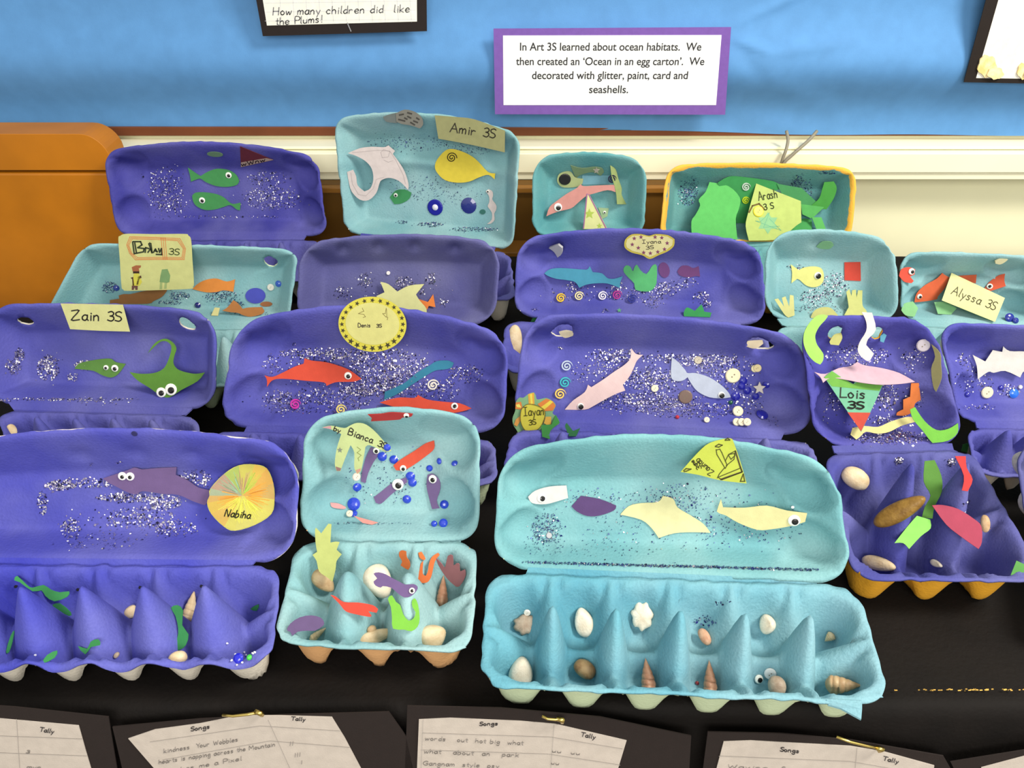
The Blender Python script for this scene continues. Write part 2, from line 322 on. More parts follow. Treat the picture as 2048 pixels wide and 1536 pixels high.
# two grey cables hanging from behind the paper
def tube(V, Fc, pts, r, n=8):
    base = len(V)
    for i, p in enumerate(pts):
        d = (pts[min(i + 1, len(pts) - 1)] - pts[max(i - 1, 0)]).normalized(); a = d.cross(Vector((0, 1, .2))).normalized(); b = d.cross(a)
        for k in range(n): V.append(p + a * r * math.cos(2 * math.pi * k / n) + b * r * math.sin(2 * math.pi * k / n))
    for i in range(len(pts) - 1):
        for k in range(n): a = base + i * n + k; b = base + i * n + (k + 1) % n; Fc.append((a, b, b + n, a + n))
    Fc.append([base + k for k in range(n)][::-1]); Fc.append([base + (len(pts) - 1) * n + k for k in range(n)])
for lab, P in (('thin grey cable hanging straighter, left of the two under the board', [(1573, 262, 1.214), (1576, 280, 1.203), (1572, 300, 1.193), (1564, 322, 1.19), (1560, 350, 1.19), (1556, 420, 1.185)]), ('thin grey cable slanting down, right of the two under the board', [(1634, 262, 1.214), (1618, 280, 1.203), (1600, 296, 1.192), (1582, 312, 1.188), (1568, 326, 1.186), (1562, 350, 1.184), (1556, 420, 1.178)])):
    V, Fc = [], []; pp = [at_y(*p) for p in P]; pp = [Vector(v) for v in smooth_poly([tuple(v) for v in pp], 4, False)]
    tube(V, Fc, pp, .0024); tag(mk('cable', V, Fc, mat('grey_cable', (140, 134, 116), .5), smooth=True), lab, 'cable', 'grey cables under the board')

# table and black cover
YE = .362
tb = empty('display_table', (0, .7, 0), 'display table under the egg cartons, covered by the black sheet', 'table')
XL = -.585
mkbox('table_top', (-1.15, YE + .012, T - .03), (1.15, .955, T - .006), dwood, tb)
mkbox('table_top_extension', (XL + .005, .956, T - .03), (1.15, 1.108, T - .006), dwood, tb)
for lx, ly in ((-1.1, .42), (1.1, .42), (-1.1, .9), (1.1, 1.05)): mkbox('leg', (lx - .02, ly - .02, 0), (lx + .02, ly + .02, T - .031), mat('steel_leg', (90, 90, 92), .4, metal=.8), tb)
black = mat('black_cover', (15, 11, 9), .75, .25, 25, .5, 260, spec=.18)
V, Fc = [], []; NX, NYg = 230, 110; idx = {}
prof = [(YE - .030, T - .5), (YE - .022, T - .3), (YE - .014, T - .16), (YE - .007, T - .07), (YE - .0035, T - .03), (YE - .001, T - .012), (YE + .002, T - .004), (YE + .007, T - .0006)]
rows = prof + [(YE + .012 + (1.112 - YE - .012) * i / 90, T) for i in range(91)]
for j, (y, z) in enumerate(rows):
    for i in range(NX + 1):
        x = -1.17 + 2.34 * i / NX; dz = 0; dy = 0
        if j >= 8:
            dz = -.0004 + min(0, .0016 * (vnoise(x * 9, y * 9, 5) - .8)) 
            if x > .42 and y < .62: dz += .0022 * max(0, vnoise(x * 30, y * 30, 8) - .45)
            if y > .9: dz += 0
        else: dy = -.004 * vnoise(x * 7, 1, 9) * min(1, (8 - j) / 4)
        V.append(Vector((x, y + dy, z + dz)))
        idx[(i, j)] = len(V) - 1
for j in range(len(rows) - 1):
    for i in range(NX):
        x = -1.17 + 2.34 * (i + .5) / NX; y = (rows[j][0] + rows[j + 1][0]) / 2
        if y > .955 and x < XL: continue
        Fc.append((idx[(i, j)], idx[(i + 1, j)], idx[(i + 1, j + 1)], idx[(i, j + 1)]))
cover = tag(mk('table_cover', V, Fc, black, smooth=True), 'black crinkled sheet covering the display table', 'table cover')
# glints of the tape seam near the front right, put in as gold flecks
V, Fc = [], []; RS = random.Random(3)
for i in range(46):
    x = 1786 + RS.random() ** 1.0 * 262; p = at_z(x, 1380 + RS.gauss(0, .8), T + .0022); s = .0003 + RS.random() * .0008; k = len(V)
    V += [p + Vector((-s, -.0003, 0)), p + Vector((s, -.0004, .0003)), p + Vector((s, .0004, .0006)), p + Vector((-s, .0004, .0003))]; Fc.append((k, k + 1, k + 2, k + 3))
mk('seam_glints', V, Fc, mat('gold_glint', (150, 120, 60), .45, metal=1), cover, kind='stuff')

# song tally sheets pinned to the front of the cover
NF = Vector((0, -.985, .17)).normalized(); PF = Vector((0, YE - .012, T - .004))
def tf(off): return lambda x, y: hit_plane(x, y, PF + NF * off, NF)
def front(name, pts, m, off, th, parent):
    V, Fc = slab([tf(off)(x, y) for x, y in pts], NF, th); return mk(name, V, Fc, m, parent)
bm_ = paper((34, 26, 24)); wp = paper((186, 176, 166)); fk = plain((138, 132, 128)); hk = plain((62, 58, 60))
SH = [
 ('song tally sheet on black card at the far left, only its Tally column showing', [(-160, 1400), (30, 1412), (218, 1432), (252, 1640), (-200, 1640)], [(-150, 1430), (0, 1436), (158, 1450), (172, 1500), (190, 1560), (204, 1640), (-170, 1640)], [('Tally', (79, 1462), (109, 1467), 8)], [[(-100, 1468), (165, 1478)], [(-100, 1502), (174, 1512)], [(33, 1438), (46, 1640)]], [('3', (52, 1506), (60, 1507), 6), ('mun', (54, 1536), (84, 1537), 5)], None),
 ('song tally sheet with curled top on black card, gold pin above, second from left', [(226, 1452), (400, 1436), (560, 1428), (778, 1422), (812, 1470), (850, 1640), (270, 1640)], [(257, 1476), (310, 1458), (400, 1446), (480, 1430), (560, 1430), (664, 1433), (690, 1475), (735, 1560), (770, 1640), (400, 1640), (330, 1560)], [('Songs', (382, 1462), (422, 1456), 8), ('Tally', (582, 1440), (612, 1442), 7)], [[(300, 1484), (520, 1452)], [(520, 1452), (680, 1462)], [(325, 1520), (540, 1482)], [(540, 1482), (700, 1495)], [(536, 1440), (590, 1560)]],
  [('kindness  Your Wobbles', (328, 1506), (478, 1482), 8), ('hearts is napping across the Mountain', (318, 1528), (552, 1492), 8), ('makes me a Pixel', (340, 1546), (486, 1520), 8), ('||', (580, 1491), (590, 1490), 9), ('|||', (590, 1514), (604, 1512), 9), ('|', (603, 1528), (608, 1527), 8)], ((446, 1428), (520, 1420))),
 ('song tally sheet with legible lines on black card, third from left', [(815, 1410), (1000, 1414), (1200, 1432), (1382, 1470), (1372, 1640), (806, 1640)], [(838, 1438), (900, 1435), (1040, 1441), (1110, 1447), (1253, 1480), (1236, 1536), (1226, 1640), (830, 1640)], [('Songs', (959, 1451), (998, 1450), 7), ('Tally', (1161, 1472), (1192, 1478), 8)], [[(845, 1466), (1100, 1474)], [(1100, 1474), (1245, 1498)], [(842, 1500), (1095, 1508)], [(1095, 1508), (1240, 1530)], [(1108, 1450), (1094, 1640)], [(846, 1440), (838, 1640)]],
  [('words   out  hot big  what', (850, 1480), (1048, 1490), 8), ('what   about  an   park', (848, 1506), (1040, 1514), 8), ('Gangnam  style  psy', (846, 1530), (1000, 1536), 8), ('uu  uu', (1104, 1504), (1162, 1510), 6), ('uu', (1102, 1528), (1120, 1530), 6)], ((1084, 1430), (1122, 1434))),
 ('song tally sheet on black card with gold safety pin, fourth from left', [(1415, 1462), (1560, 1465), (1700, 1478), (1886, 1510), (1960, 1640), (1392, 1640)], [(1447, 1482), (1500, 1480), (1700, 1491), (1770, 1503), (1868, 1530), (1850, 1640), (1405, 1640)], [('Songs', (1560, 1502), (1600, 1506), 8), ('Tally', (1765, 1520), (1798, 1527), 8)], [[(1438, 1512), (1700, 1523)], [(1700, 1523), (1855, 1550)], [(1714, 1496), (1702, 1640)]], [('Waving  for', (1455, 1536), (1600, 1542), 7)], ((1672, 1471), (1758, 1492))),
 ('edge of a white sheet on black card at the far right of the row', [(1900, 1522), (2100, 1490), (2300, 1500), (2300, 1640), (1960, 1640)], [(1962, 1534), (2060, 1508), (2250, 1512), (2250, 1640), (1975, 1640)], [], [], [], None)]
for lab, mount, sheet, heads, rules, hand, pin in SH:
    q = empty('tally_sheet', tf(0)(sum(p[0] for p in mount) / len(mount), 1500), lab, 'worksheet', 'song tally sheets along the table front')
    front('mount', mount, bm_, .0, .001, q); front('sheet', smooth_poly(sheet, 3) if False else sheet, wp, .0013, .0006, q)
    if rules: V, Fc = ribbon(rules, .9, tf(.0021), NF); mk('ruled_lines', V, Fc, plain((165, 158, 152)), q)
    for t_, a, b, h in heads: lettering(q, t_, a, b, h, 1.6, tf(.0022), NF, hk, 'heading')
    for t_, a, b, h in hand: lettering(q, t_, a, b, h, 1.2, tf(.0022), NF, fk)
    if pin:
        (ax, ay), (bx, by) = pin; z = T + .0035
        a, b = tf(.004)(ax, ay), tf(.004)(bx, by); V, Fc = [], []
        tube(V, Fc, [a + NF * .001, a * .7 + b * .3 + NF * .003, a * .3 + b * .7 + NF * .003, b + NF * .002], .0011, 6)
        tube(V, Fc, [b + NF * .0015 - Vector((.003, 0, 0)), b + NF * .0035 + Vector((.0012, 0, .0006)), b + NF * .001 + Vector((.001, -.0, -.005))], .0018, 6)
        mk('gold_pin', V, Fc, mat('gold_metal', (214, 190, 110), .28, metal=1), q, smooth=True, label='gold safety pin')
# ---------------------------------------------------------------- egg cartons
ZR = T + .045
# light and dark pulp paints
PURPLE = mat('purple_paint', (94, 94, 174), .85, rgb2=(72, 74, 160), scale=16, bump=.55, bscale=420, rim=((205, 198, 200), .82))
PURPLE_D = mat('deep_purple_paint', (84, 82, 166), .85, rgb2=(60, 60, 146), scale=20, bump=.55, bscale=420, rim=((150, 150, 200), .86))
PURPLE_G = mat('greyish_purple_paint', (98, 98, 152), .85, rgb2=(84, 84, 140), scale=18, bump=.5, bscale=420, rim=((150, 150, 190), .83))
PURPLE_W = mat('worn_purple_paint', (92, 92, 174), .85, rgb2=(70, 72, 160), scale=16, bump=.55, bscale=420, rim=((190, 195, 150), .79))
PURPLE_F = mat('bare_edged_purple_paint', (88, 89, 180), .85, rgb2=(66, 69, 166), scale=14, bump=.55, bscale=420, rim=((226, 214, 206), .73))
CYAN = mat('cyan_paint', (122, 178, 182), .85, rgb2=(104, 160, 168), scale=16, bump=.6, bscale=420, rim=((196, 228, 215), .84))
CYAN_B = mat('blue_cyan_paint', (112, 172, 186), .85, rgb2=(84, 150, 172), scale=14, bump=.7, bscale=380, rim=((140, 215, 225), .84))
CYAN_L = mat('pale_cyan_paint', (138, 184, 188), .85, rgb2=(120, 168, 176), scale=16, bump=.6, bscale=420, rim=((200, 226, 220), .84))
TEAL = mat('teal_paint', (110, 172, 172), .85, rgb2=(84, 150, 158), scale=14, bump=.5, bscale=420, rim=((190, 220, 190), .82))
P_GREY = mat('grey_pulp', (206, 198, 184), .9, .05, 60, .5, 400)
P_TAN = mat('tan_pulp', (214, 164, 112), .9, .05, 60, .5, 400)
P_YEL = mat('yellow_pulp', (226, 164, 44), .85, .08, 60, .5, 400)
P_PAL = mat('pale_green_pulp', (190, 205, 170), .9, .05, 60, .5, 400)

def rounded(s, t, a, b, R):
    m = max(abs(s), abs(t))
    if m < 1e-6: return s, t
    x, y = abs(s) / m * a, abs(t) / m * b; cx, cy = a - R, b - R
    qx, qy = x, y
    if x > cx and y > cy:
        dx, dy = x - cx, y - cy; l = math.hypot(dx, dy); qx, qy = cx + dx / l * R, cy + dy / l * R
    k = m ** 5
    qx, qy = m * qx / a * k + abs(s) * (1 - k), m * qy / b * k + abs(t) * (1 - k)
    return math.copysign(qx, s), math.copysign(qy, t)
def shell(name, P, D, nx, ny, ndir, th, mats, parent, holes=(), edge=None, uneven=.0006, seed=0):
    """P[j][i] rim-plane points, D[j][i] recess depth along -ndir; inner painted face, outer bare pulp face"""
    V = []
    for j in range(ny):
        for i in range(nx):
            V.append(P[j][i] - ndir * D[j][i])
    A = np.array([tuple(v) for v in V]).reshape(ny, nx, 3)
    du = np.gradient(A, axis=1); dv = np.gradient(A, axis=0); N = np.cross(du, dv); N /= np.linalg.norm(N, axis=2)[..., None] + 1e-12
    if (N.mean((0, 1)) @ np.array(ndir)) < 0: N = -N
    n = nx * ny
    def dead(i, j):
        for (hi, hj, ri, rj) in holes:
            if ((i + .5 - hi) / ri) ** 2 + ((j + .5 - hj) / rj) ** 2 < 1: return True
        return False
    for (hi, hj, ri, rj) in holes:      # pull the torn edge of each latch hole onto a smooth oval
        B = A.copy()
        for j in range(max(1, int(hj - rj - 3)), min(ny - 1, int(hj + rj + 4))):
            for i in range(max(1, int(hi - ri - 3)), min(nx - 1, int(hi + ri + 4))):
                c4 = [dead(i - 1, j - 1), dead(i, j - 1), dead(i - 1, j), dead(i, j)]
                if any(c4) and not all(c4):
                    e = math.hypot((i - hi) / ri, (j - hj) / rj) or 1; w_ = 1 + .10 * (hsh(i, j, seed) - .5)
                    B[j, i] = A[j, i] + ((hi + (i - hi) / e * w_) - i) * du[j, i] + ((hj + (j - hj) / e * w_) - j) * dv[j, i]
        A = B
    O = A - N * th
    VV = [Vector(v) for v in A.reshape(-1, 3)] + [Vector(v) for v in O.reshape(-1, 3)]
    Fc, MI = [], []
    for j in range(ny - 1):
        for i in range(nx - 1):
            a = j * nx + i; q = (a, a + 1, a + nx + 1, a + nx)
            if dead(i, j):
                continue
            Fc.append(q); MI.append(0); Fc.append(tuple(n + k for k in reversed(q))); MI.append(1)
            for (ii, jj, e) in ((i, j - 1, (a, a + 1)), (i, j + 1, (a + nx + 1, a + nx)), (i - 1, j, (a + nx, a)), (i + 1, j, (a + 1, a + nx + 1))):
                if not (0 <= ii < nx - 1 and 0 <= jj < ny - 1): Fc.append((e[0], n + e[0], n + e[1], e[1])); MI.append(0)
                elif dead(ii, jj): Fc.append((e[0], n + e[0], n + e[1], e[1])); MI.append(1)
    # outward faces: inner sheet must face +ndir
    v0, v1, v2 = (VV[k] for k in Fc[0][:3])
    fl = (A[0, 1] - A[0, 0]); test = np.cross(A[ny // 2, nx // 2 + 1] - A[ny // 2, nx // 2], A[ny // 2 + 1, nx // 2] - A[ny // 2, nx // 2]) @ np.array(ndir)
    if test < 0: Fc = [tuple(reversed(f)) for f in Fc]
    ed = [0.0] * (2 * n)
    if edge:
        for k in range(n): ed[k] = edge(k % nx, k // nx); ed[n + k] = ed[k]
    o = mk(name, VV, Fc, mats, parent, MI, True, edge=ed)
    inner = [f for f, m_ in zip(Fc, MI) if m_ == 0]
    return o, BVHTree.FromPolygons(VV[:], inner)

class Carton:
    def __init__(s, label, lid, tray, alpha, paint, raw, cells=(6, 2), bow=0, dl=.034, Rl=.026, Rt=.02, holes=(), dents=(), hr=.012, tpaint=None, seed=0, botbow=0, scal=0, cone=3.2, cone_w=.004, post=.026, kf=.66, kb=.66, pw=2.15, lobes=2, zr=0, ridge=.55, rimw=0):
        TL, TR, BR, BL = lid; zr_ = ZR + zr
        bl, br = at_z(*BL, zr_), at_z(*BR, zr_)
        hx = br - bl; hx.z = 0; hx.normalize(); back = Vector((-hx.y, hx.x, 0))
        if back.y < 0: back = -back
        a = math.radians(alpha); up = (back * math.sin(a) + Vector((0, 0, 1)) * math.cos(a)); nrm = hx.cross(up).normalized()
        if nrm.dot(FW) > 0: nrm = -nrm
        s.n = nrm; s.p0 = (bl + br) / 2; s.up = up; s.hx = hx; s.dl = dl; s.tb = None
        c = [hit_plane(*q, s.p0, nrm) for q in (TL, TR, BR, BL)]
        s.root = empty('egg_carton', Vector(((bl.x + br.x) / 2, (bl.y + br.y) / 2, T)), label, 'egg carton', 'decorated egg cartons on the table')
        s.paint = paint
        Wm = ((c[1] - c[0]).length + (c[2] - c[3]).length) / 2; Hm = ((c[0] - c[3]).length + (c[1] - c[2]).length) / 2
        s.W, s.Hm = Wm, Hm
        print('CARTON %-40s W %.3f lidH %.3f hingeY %.3f topY %.3f topz %.3f' % (label[:40], Wm, Hm, s.p0.y, (c[0].y + c[1].y) / 2, (c[0].z + c[1].z) / 2 - T))
        nx = max(60, int(Wm / .0028)); ny = max(36, int(Hm / .0028)); dpt = (s.p0 - C0).dot(FW); bw = bow * dpt / F; bb = botbow * dpt / F
        P, D = [], []
        aW, bH = Wm / 2, Hm / 2
        hl = []
        for h in holes: hl.append(h)
        for j in range(ny):
            rp, rd = [], []
            for i in range(nx):
                u = -1 + 2 * i / (nx - 1); t = -1 + 2 * j / (ny - 1)
                us, ts = rounded(u, t, aW, bH, Rl)
                x, y = (us + 1) / 2, (ts + 1) / 2
                p = (c[3] * (1 - x) + c[2] * x) * (1 - y) + (c[0] * (1 - x) + c[1] * x) * y
                p = p + up * (bw * (1 - us * us) * y ** 1.5 - bb * (1 - us * us) * (1 - y) ** 2)
                em = max(abs(u), abs(t))
                wob = (vnoise(i * .35, j * .35, seed) - .5) * .0016 * sstep((em - .9) / .1)
                p = p + up * wob + hx * wob
                dx = (1 - abs(u)) * aW; dtp = (1 - t) * bH; dbt = (1 + t) * bH
                lip = .0035
                tt = ((t + 1) / 2 * lobes) % 1.0; tt = tt * 2 - 1
                ws = .040 if lobes > 1 else .020
                f = min((dx - lip) / ws, (dtp - lip) / .030, (dbt - lip) / .014)
                if lobes > 1:      # two rounded hollows in each sloping end wall
                    f1 = min((dtp - lip) / .030, (dbt - lip) / .014); hr_ = min(.027, bH * .5)
                    rho = math.hypot((dx - .032) / .028, (abs(t) * bH - bH * .47) / hr_)
                    if rho < 1 and dx > .004: f = max(f, min(f1 * 1.4, .97 * math.sqrt(1 - rho * rho) ** .8 + .03))
                f = max(0, min(1, f)); f = f * .9 + .1 * sstep(f)
                d = dl * f
                for (cx, cy, rx, ry, dd) in dents:
                    e = ((x - cx) * Wm / rx) ** 2 + ((y - cy) * Hm / ry) ** 2
                    if e < 4: d += 1.5 * dd * math.exp(-e * 2.2)
                d += (vnoise(x * Wm * 60, y * Hm * 60, seed + 1) - .5) * .0012 * f
                rp.append(p); rd.append(d)
            P.append(rp); D.append(rd)
        hh = [(x * (nx - 1), y * (ny - 1), rx / Wm * nx, ry / Hm * ny) for (x, y, rx, ry) in holes]
        eg = lambda i, j: 1.0 if (i in (0, nx - 1) or j in (0, ny - 1)) else (.55 if (i in (1, nx - 2) or j in (1, ny - 2)) else (.4 if rimw and (i < rimw or j > ny - rimw or i > nx - rimw) else 0.0))
        s.lid, s.bl = shell('lid', P, D, nx, ny, nrm, .0018, [paint, raw], s.root, hh, eg, seed=seed)
        # tray
        FL, FR, BR2, BL2 = tray
        cc = [at_z(*q, zr_) for q in (BL2, BR2, FR, FL)]
        s.tc = cc; tp = tpaint or paint
        Wt = ((cc[0] - cc[1]).length + (cc[2] - cc[3]).length) / 2; Ht = ((cc[0] - cc[3]).length + (cc[1] - cc[2]).length) / 2
        print('      tray %.3f x %.3f frontY %.3f' % (Wt, Ht, cc[3].y))
        s.Wt, s.Ht = Wt, Ht
        n1, n2 = cells; nx = max(50, int(Wt / .0026)); ny = max(36, int(Ht / .0026)); d0 = .0425 + zr; fl = .0045
        P, D = [], []
        cw, ch = (Wt - 2 * fl) / n1, (Ht - 2 * fl) / n2
        for j in range(ny):
            rp, rd = [], []
            for i in range(nx):
                u = -1 + 2 * i / (nx - 1); t = -1 + 2 * j / (ny - 1)
                us, ts = rounded(u, t, Wt / 2, Ht / 2, Rt)
                x, y = (us + 1) / 2, (ts + 1) / 2
                p = (cc[3] * (1 - x) + cc[2] * x) * (1 - y) + (cc[0] * (1 - x) + cc[1] * x) * y
                X, Y = (u + 1) / 2 * Wt - fl, (t + 1) / 2 * Ht - fl
                em = max(abs(u), abs(t)); wob = (vnoise(i * .3, j * .3, seed + 4) - .5) * .002 * sstep((em - .9) / .1)
                p = p + Vector((wob, wob, wob * .6))
                if X <= 0 or Y <= 0 or X >= Wt - 2 * fl or Y >= Ht - 2 * fl: z = 0
                else:
                    ci, cj = min(n1 - 1, int(X / cw)), min(n2 - 1, int(Y / ch))
                    a_, b_ = 2 * (X / cw - ci) - 1, 2 * (Y / ch - cj) - 1
                    r = min(1, (abs(a_) ** pw + abs(b_) ** pw) ** (1 / pw))
                    pu = (a_ < 0 and ci == 0) or (a_ > 0 and ci == n1 - 1); pv = (b_ < 0 and cj == 0) or (b_ > 0 and cj == n2 - 1)
                    bu = 0 if pu else -ridge * d0; bv = 0 if pv else -ridge * d0
                    wu, wv = abs(a_) ** 5 + 1e-6, abs(b_) ** 5 + 1e-6; B = (bu * wu + bv * wv) / (wu + wv)
                    z = -d0 + (B + d0) * sstep((r - .50) / .50)
                    for gi in range(n1 + 1):
                        for gj in range(n2 + 1):
                            gx, gy = gi * cw, gj * ch; inn = 0 < gi < n1 and 0 < gj < n2
                            if (gi in (0, n1)) and (gj in (0, n2)): continue
                            ddx, ddy = X - gx, Y - gy
                            if abs(ddx) > .045 or abs(ddy) > .06: continue
                            if inn: zz = post - cone * (math.sqrt(ddx ** 2 + (ddy * (kf if ddy < 0 else kb)) ** 2 + cone_w ** 2) - cone_w)
                            else:
                                kx_, ky_ = (1.5, .62) if gj == n2 else ((1.7, .8) if gj == 0 else (.7, 1.4))
                                dd = math.sqrt((ddx * kx_) ** 2 + (ddy * ky_) ** 2 + .003 ** 2) - .003; zz = .0 - 1.45 * dd
                            z = max(z, zz)
                z += (vnoise(X * 55, Y * 55, seed + 2) - .5) * .0012 * (1 if em < .95 else 0)
                if scal:
                    ph = (X / cw) % 1.0; z -= scal * math.sin(math.pi * ph) ** 2 * max(0, 1 - (t + 1) * 4)
                rp.append(p); rd.append(-z)
            P.append(rp); D.append(rd)
        eg2 = lambda i, j: .95 if (i in (0, nx - 1) or j in (0, ny - 1)) else 0.0
        s.tray, s.bt = shell('tray', P, D, nx, ny, Vector((0, 0, 1)), .0018, [tp, raw], s.root, (), eg2, seed=seed)
        # hinge strip between lid and tray
        V, Fc = [], []; K = 24
        for i in range(K + 1):
            x = .10 + .80 * i / K
            a1 = c[3] * (1 - x) + c[2] * x - up * bb * (1 - (2 * x - 1) ** 2); b1 = cc[0] * (1 - x) + cc[1] * x
            m1 = (a1 + b1) / 2 - Vector((0, 0, .0025)); n0 = len(V)
            for p in (a1 + up * .002, m1, b1 - Vector((0, .002, 0))): V.append(p); V.append(p - Vector((0, -.0005, .0016)))
            if i:
                o = n0 - 6
                for (p, q) in ((0, 2), (2, 4), (5, 3), (3, 1), (1, 0), (4, 5)): Fc.append((o + p, n0 + p, n0 + q, o + q))
        mk('hinge', V, Fc, tp, s.root, smooth=False)
        s.lay = 0; s.items = []
    def cast(s, x, y, surf='any'):
        d = ray(x, y).normalized(); best = None
        for b, nm in ((s.bl, 'lid'), (s.bt, 'tray')):
            if surf not in ('any', nm): continue
            h = b.ray_cast(C0, d)
            if h[0] is not None and (best is None or h[3] < best[1]): best = (h[0], h[3], h[1])
        return best
    def floor(s): return s.p0 - s.n * s.dl
    def inside(s, q, P):
        c = False; x, y = q
        for i in range(len(P)):
            (x1, y1), (x2, y2) = P[i - 1], P[i]
            if (y1 > y) != (y2 > y) and x < (x2 - x1) * (y - y1) / (y2 - y1) + x1: c = not c
        return c
    def over(s, pts, p, n):
        """lift the sheet just clear of what is already stuck down beneath it"""
        inside = s.inside
        x0, x1 = min(q[0] for q in pts), max(q[0] for q in pts); y0, y1 = min(q[1] for q in pts), max(q[1] for q in pts); lift = 0
        grid = [(x0 + (x1 - x0) * i / 7, y0 + (y1 - y0) * j / 7) for i in range(8) for j in range(8)]
        mine = [q for q in list(pts) + grid if inside(q, pts)] + list(pts)
        for (P, pp, nn) in s.items:
            if min(q[0] for q in P) > x1 or max(q[0] for q in P) < x0 or min(q[1] for q in P) > y1 or max(q[1] for q in P) < y0: continue
            for q in [m_ for m_ in mine if inside(m_, P)] + [m_ for m_ in P if inside(m_, pts)]:
                lift = max(lift, (hit_plane(*q, pp, nn) - p).dot(n) + .0003)
        if lift: p = p + n * min(lift, .012)
        return p, n
    def plane(s, pts, surf):
        if max(q[0] for q in pts) - min(q[0] for q in pts) < 34 and surf != 'rim':   # a small piece stuck on a card takes the card's tilt
            c = (sum(q[0] for q in pts) / len(pts), sum(q[1] for q in pts) / len(pts))
            for (P, pp, nn) in reversed(s.items):
                if s.inside(c, P) and sum(s.inside(q, P) for q in pts) > len(pts) * .55: return pp + nn * .0004, nn
        p, n = s.plane0(pts, surf); return s.over(pts, p, n)
    def plane0(s, pts, surf):
        """the flat sheet that best lies on the surface under the outline pts"""
        s.lay += 1; off = .0005
        cx, cy = sum(p[0] for p in pts) / len(pts), sum(p[1] for p in pts) / len(pts)
        if surf == 'rim': return s.p0 + s.n * (.001 + off), s.n
        smp = list(pts) + [((p[0] + cx) / 2, (p[1] + cy) / 2) for p in pts] + [(cx, cy)]
        hits = [s.cast(x, y, {'over': 'tray'}.get(surf, surf)) for x, y in smp]
        hits = [h[0] for h in hits if h]
        if len(hits) < 3: return (s.floor() if surf != 'tray' else s.p0 - Vector((0, 0, .03))), s.n
        A = np.array([tuple(h) for h in hits]); c = A.mean(0); U, S_, Vt = np.linalg.svd(A - c); n = Vector(Vt[2])
        if n.dot(FW) > 0: n = -n
        vd = (Vector(c) - C0).normalized()
        ref = s.n if surf == 'lid' or surf == 'any' else Vector((0, -.55, .83))
        if surf == 'over': n = ref.normalized()
        elif n.dot(ref) < .55 or -n.dot(vd) < .5: n = (ref + n * .4).normalized() if n.dot(ref) > 0 else ref
        dm = np.array([(h - Vector(c)).dot(n) for h in hits]); 
        mx = dm.max() if surf != 'tray' else np.quantile(dm, .9)
        return Vector(c) + n * (float(mx) + off), n
    def part(s, name, pts, rgb, label=None, surf='any', th=.00045, sm=0, parent=None, m=None, pl=None):
        p, n = pl or s.plane(pts, surf)
        pts = smooth_poly(pts, sm) if sm else cut(pts)
        s.items.append((pts, p + n * th, n))
        V, Fc = slab([hit_plane(x, y, p, n) for x, y in pts], n, th)
        o = mk(name, V, Fc, m or paper(dim(rgb)), parent or s.root, label=label); return o, (p + n * th, n)
    def marks(s, name, strokes, wpx, rgb, pl, parent, label=None):
        p, n = pl; V, Fc = ribbon(strokes, wpx, lambda x, y: hit_plane(x, y, p, n), n, .00025); return mk(name, V, Fc, plain(rgb), parent, label=label)
    def blot(s, name, pts, rgb, pl, parent, label=None, up=.0001):
        p, n = pl; V, Fc = slab([hit_plane(x, y, p, n) + n * up for x, y in pts], n, .0001); return mk(name, V, Fc, paper(dim(rgb)), parent, label=label)
    def disc(s, name, cx, cy, r, m, parent=None, surf='any', pl=None, h=.0012, label=None, dome=0, hole=0):
        p, n = pl or s.plane(oval(cx, cy, r * .8, r * .8, 0, 8), surf); s.items.append((oval(cx, cy, r, r, 0, 8), p + n * h * .9, n)); c = hit_plane(cx, cy, p, n); rr = r * (c - C0).dot(FW) / F
        a = n.orthogonal().normalized(); b = n.cross(a); V, Fc = [], []; K = 18
        pr = [(1, 0), (1, h * .5), (.86, h)] + ([(.6, h + dome * .6), (.3, h + dome * .92)] if dome else [(.5, h)])
        for (f, z) in pr:
            for k in range(K): V.append(c + (a * math.cos(2 * math.pi * k / K) + b * math.sin(2 * math.pi * k / K)) * rr * f + n * z)
        for q in range(len(pr) - 1):
            for k in range(K): x = q * K + k; y = q * K + (k + 1) % K; Fc.append((x, y, y + K, x + K))
        Fc.append([(len(pr) - 1) * K + k for k in range(K)]); Fc.append([k for k in reversed(range(K))])
        return mk(name, V, Fc, m, parent or s.root, smooth=False, label=label), c, rr, n
    def eye(s, cx, cy, r, parent, pl, pup=.55, ring=(240, 240, 232), pd=(.12, .12)):
        p, n = pl; c = hit_plane(cx, cy, p, n); rr = r * (c - C0).dot(FW) / F; a = n.orthogonal().normalized(); b = n.cross(a)
        right = (RT - n * RT.dot(n)).normalized(); dn = -(UP - n * UP.dot(n)).normalized()
        V, Fc, MI = [], [], []; K = 16
        for (f, z) in ((1, 0), (1, .0008), (.82, .0014), (.4, .0016)):
            for k in range(K): V.append(c + (a * math.cos(2 * math.pi * k / K) + b * math.sin(2 * math.pi * k / K)) * rr * f + n * z)
        for q in range(3):
            for k in range(K): x = q * K + k; y = q * K + (k + 1) % K; Fc.append((x, y, y + K, x + K)); MI.append(0)
        Fc.append([3 * K + k for k in range(K)]); MI.append(0)
        cp = c + (right * pd[0] + dn * pd[1]) * rr + n * .0016; o = len(V)
        for (f, z) in ((1, 0), (1, .0004), (.5, .0007)):
            for k in range(K): V.append(cp + (a * math.cos(2 * math.pi * k / K) + b * math.sin(2 * math.pi * k / K)) * rr * pup * f + n * z)
        for q in range(2):
            for k in range(K): x = o + q * K + k; y = o + q * K + (k + 1) % K; Fc.append((x, y, y + K, x + K)); MI.append(1)
        Fc.append([o + 2 * K + k for k in range(K)]); MI.append(1)
        return mk('googly_eye', V, Fc, [mat('eye_white', ring, .3), mat('eye_black', (18, 16, 16), .2, spec=.6)], parent, MI)
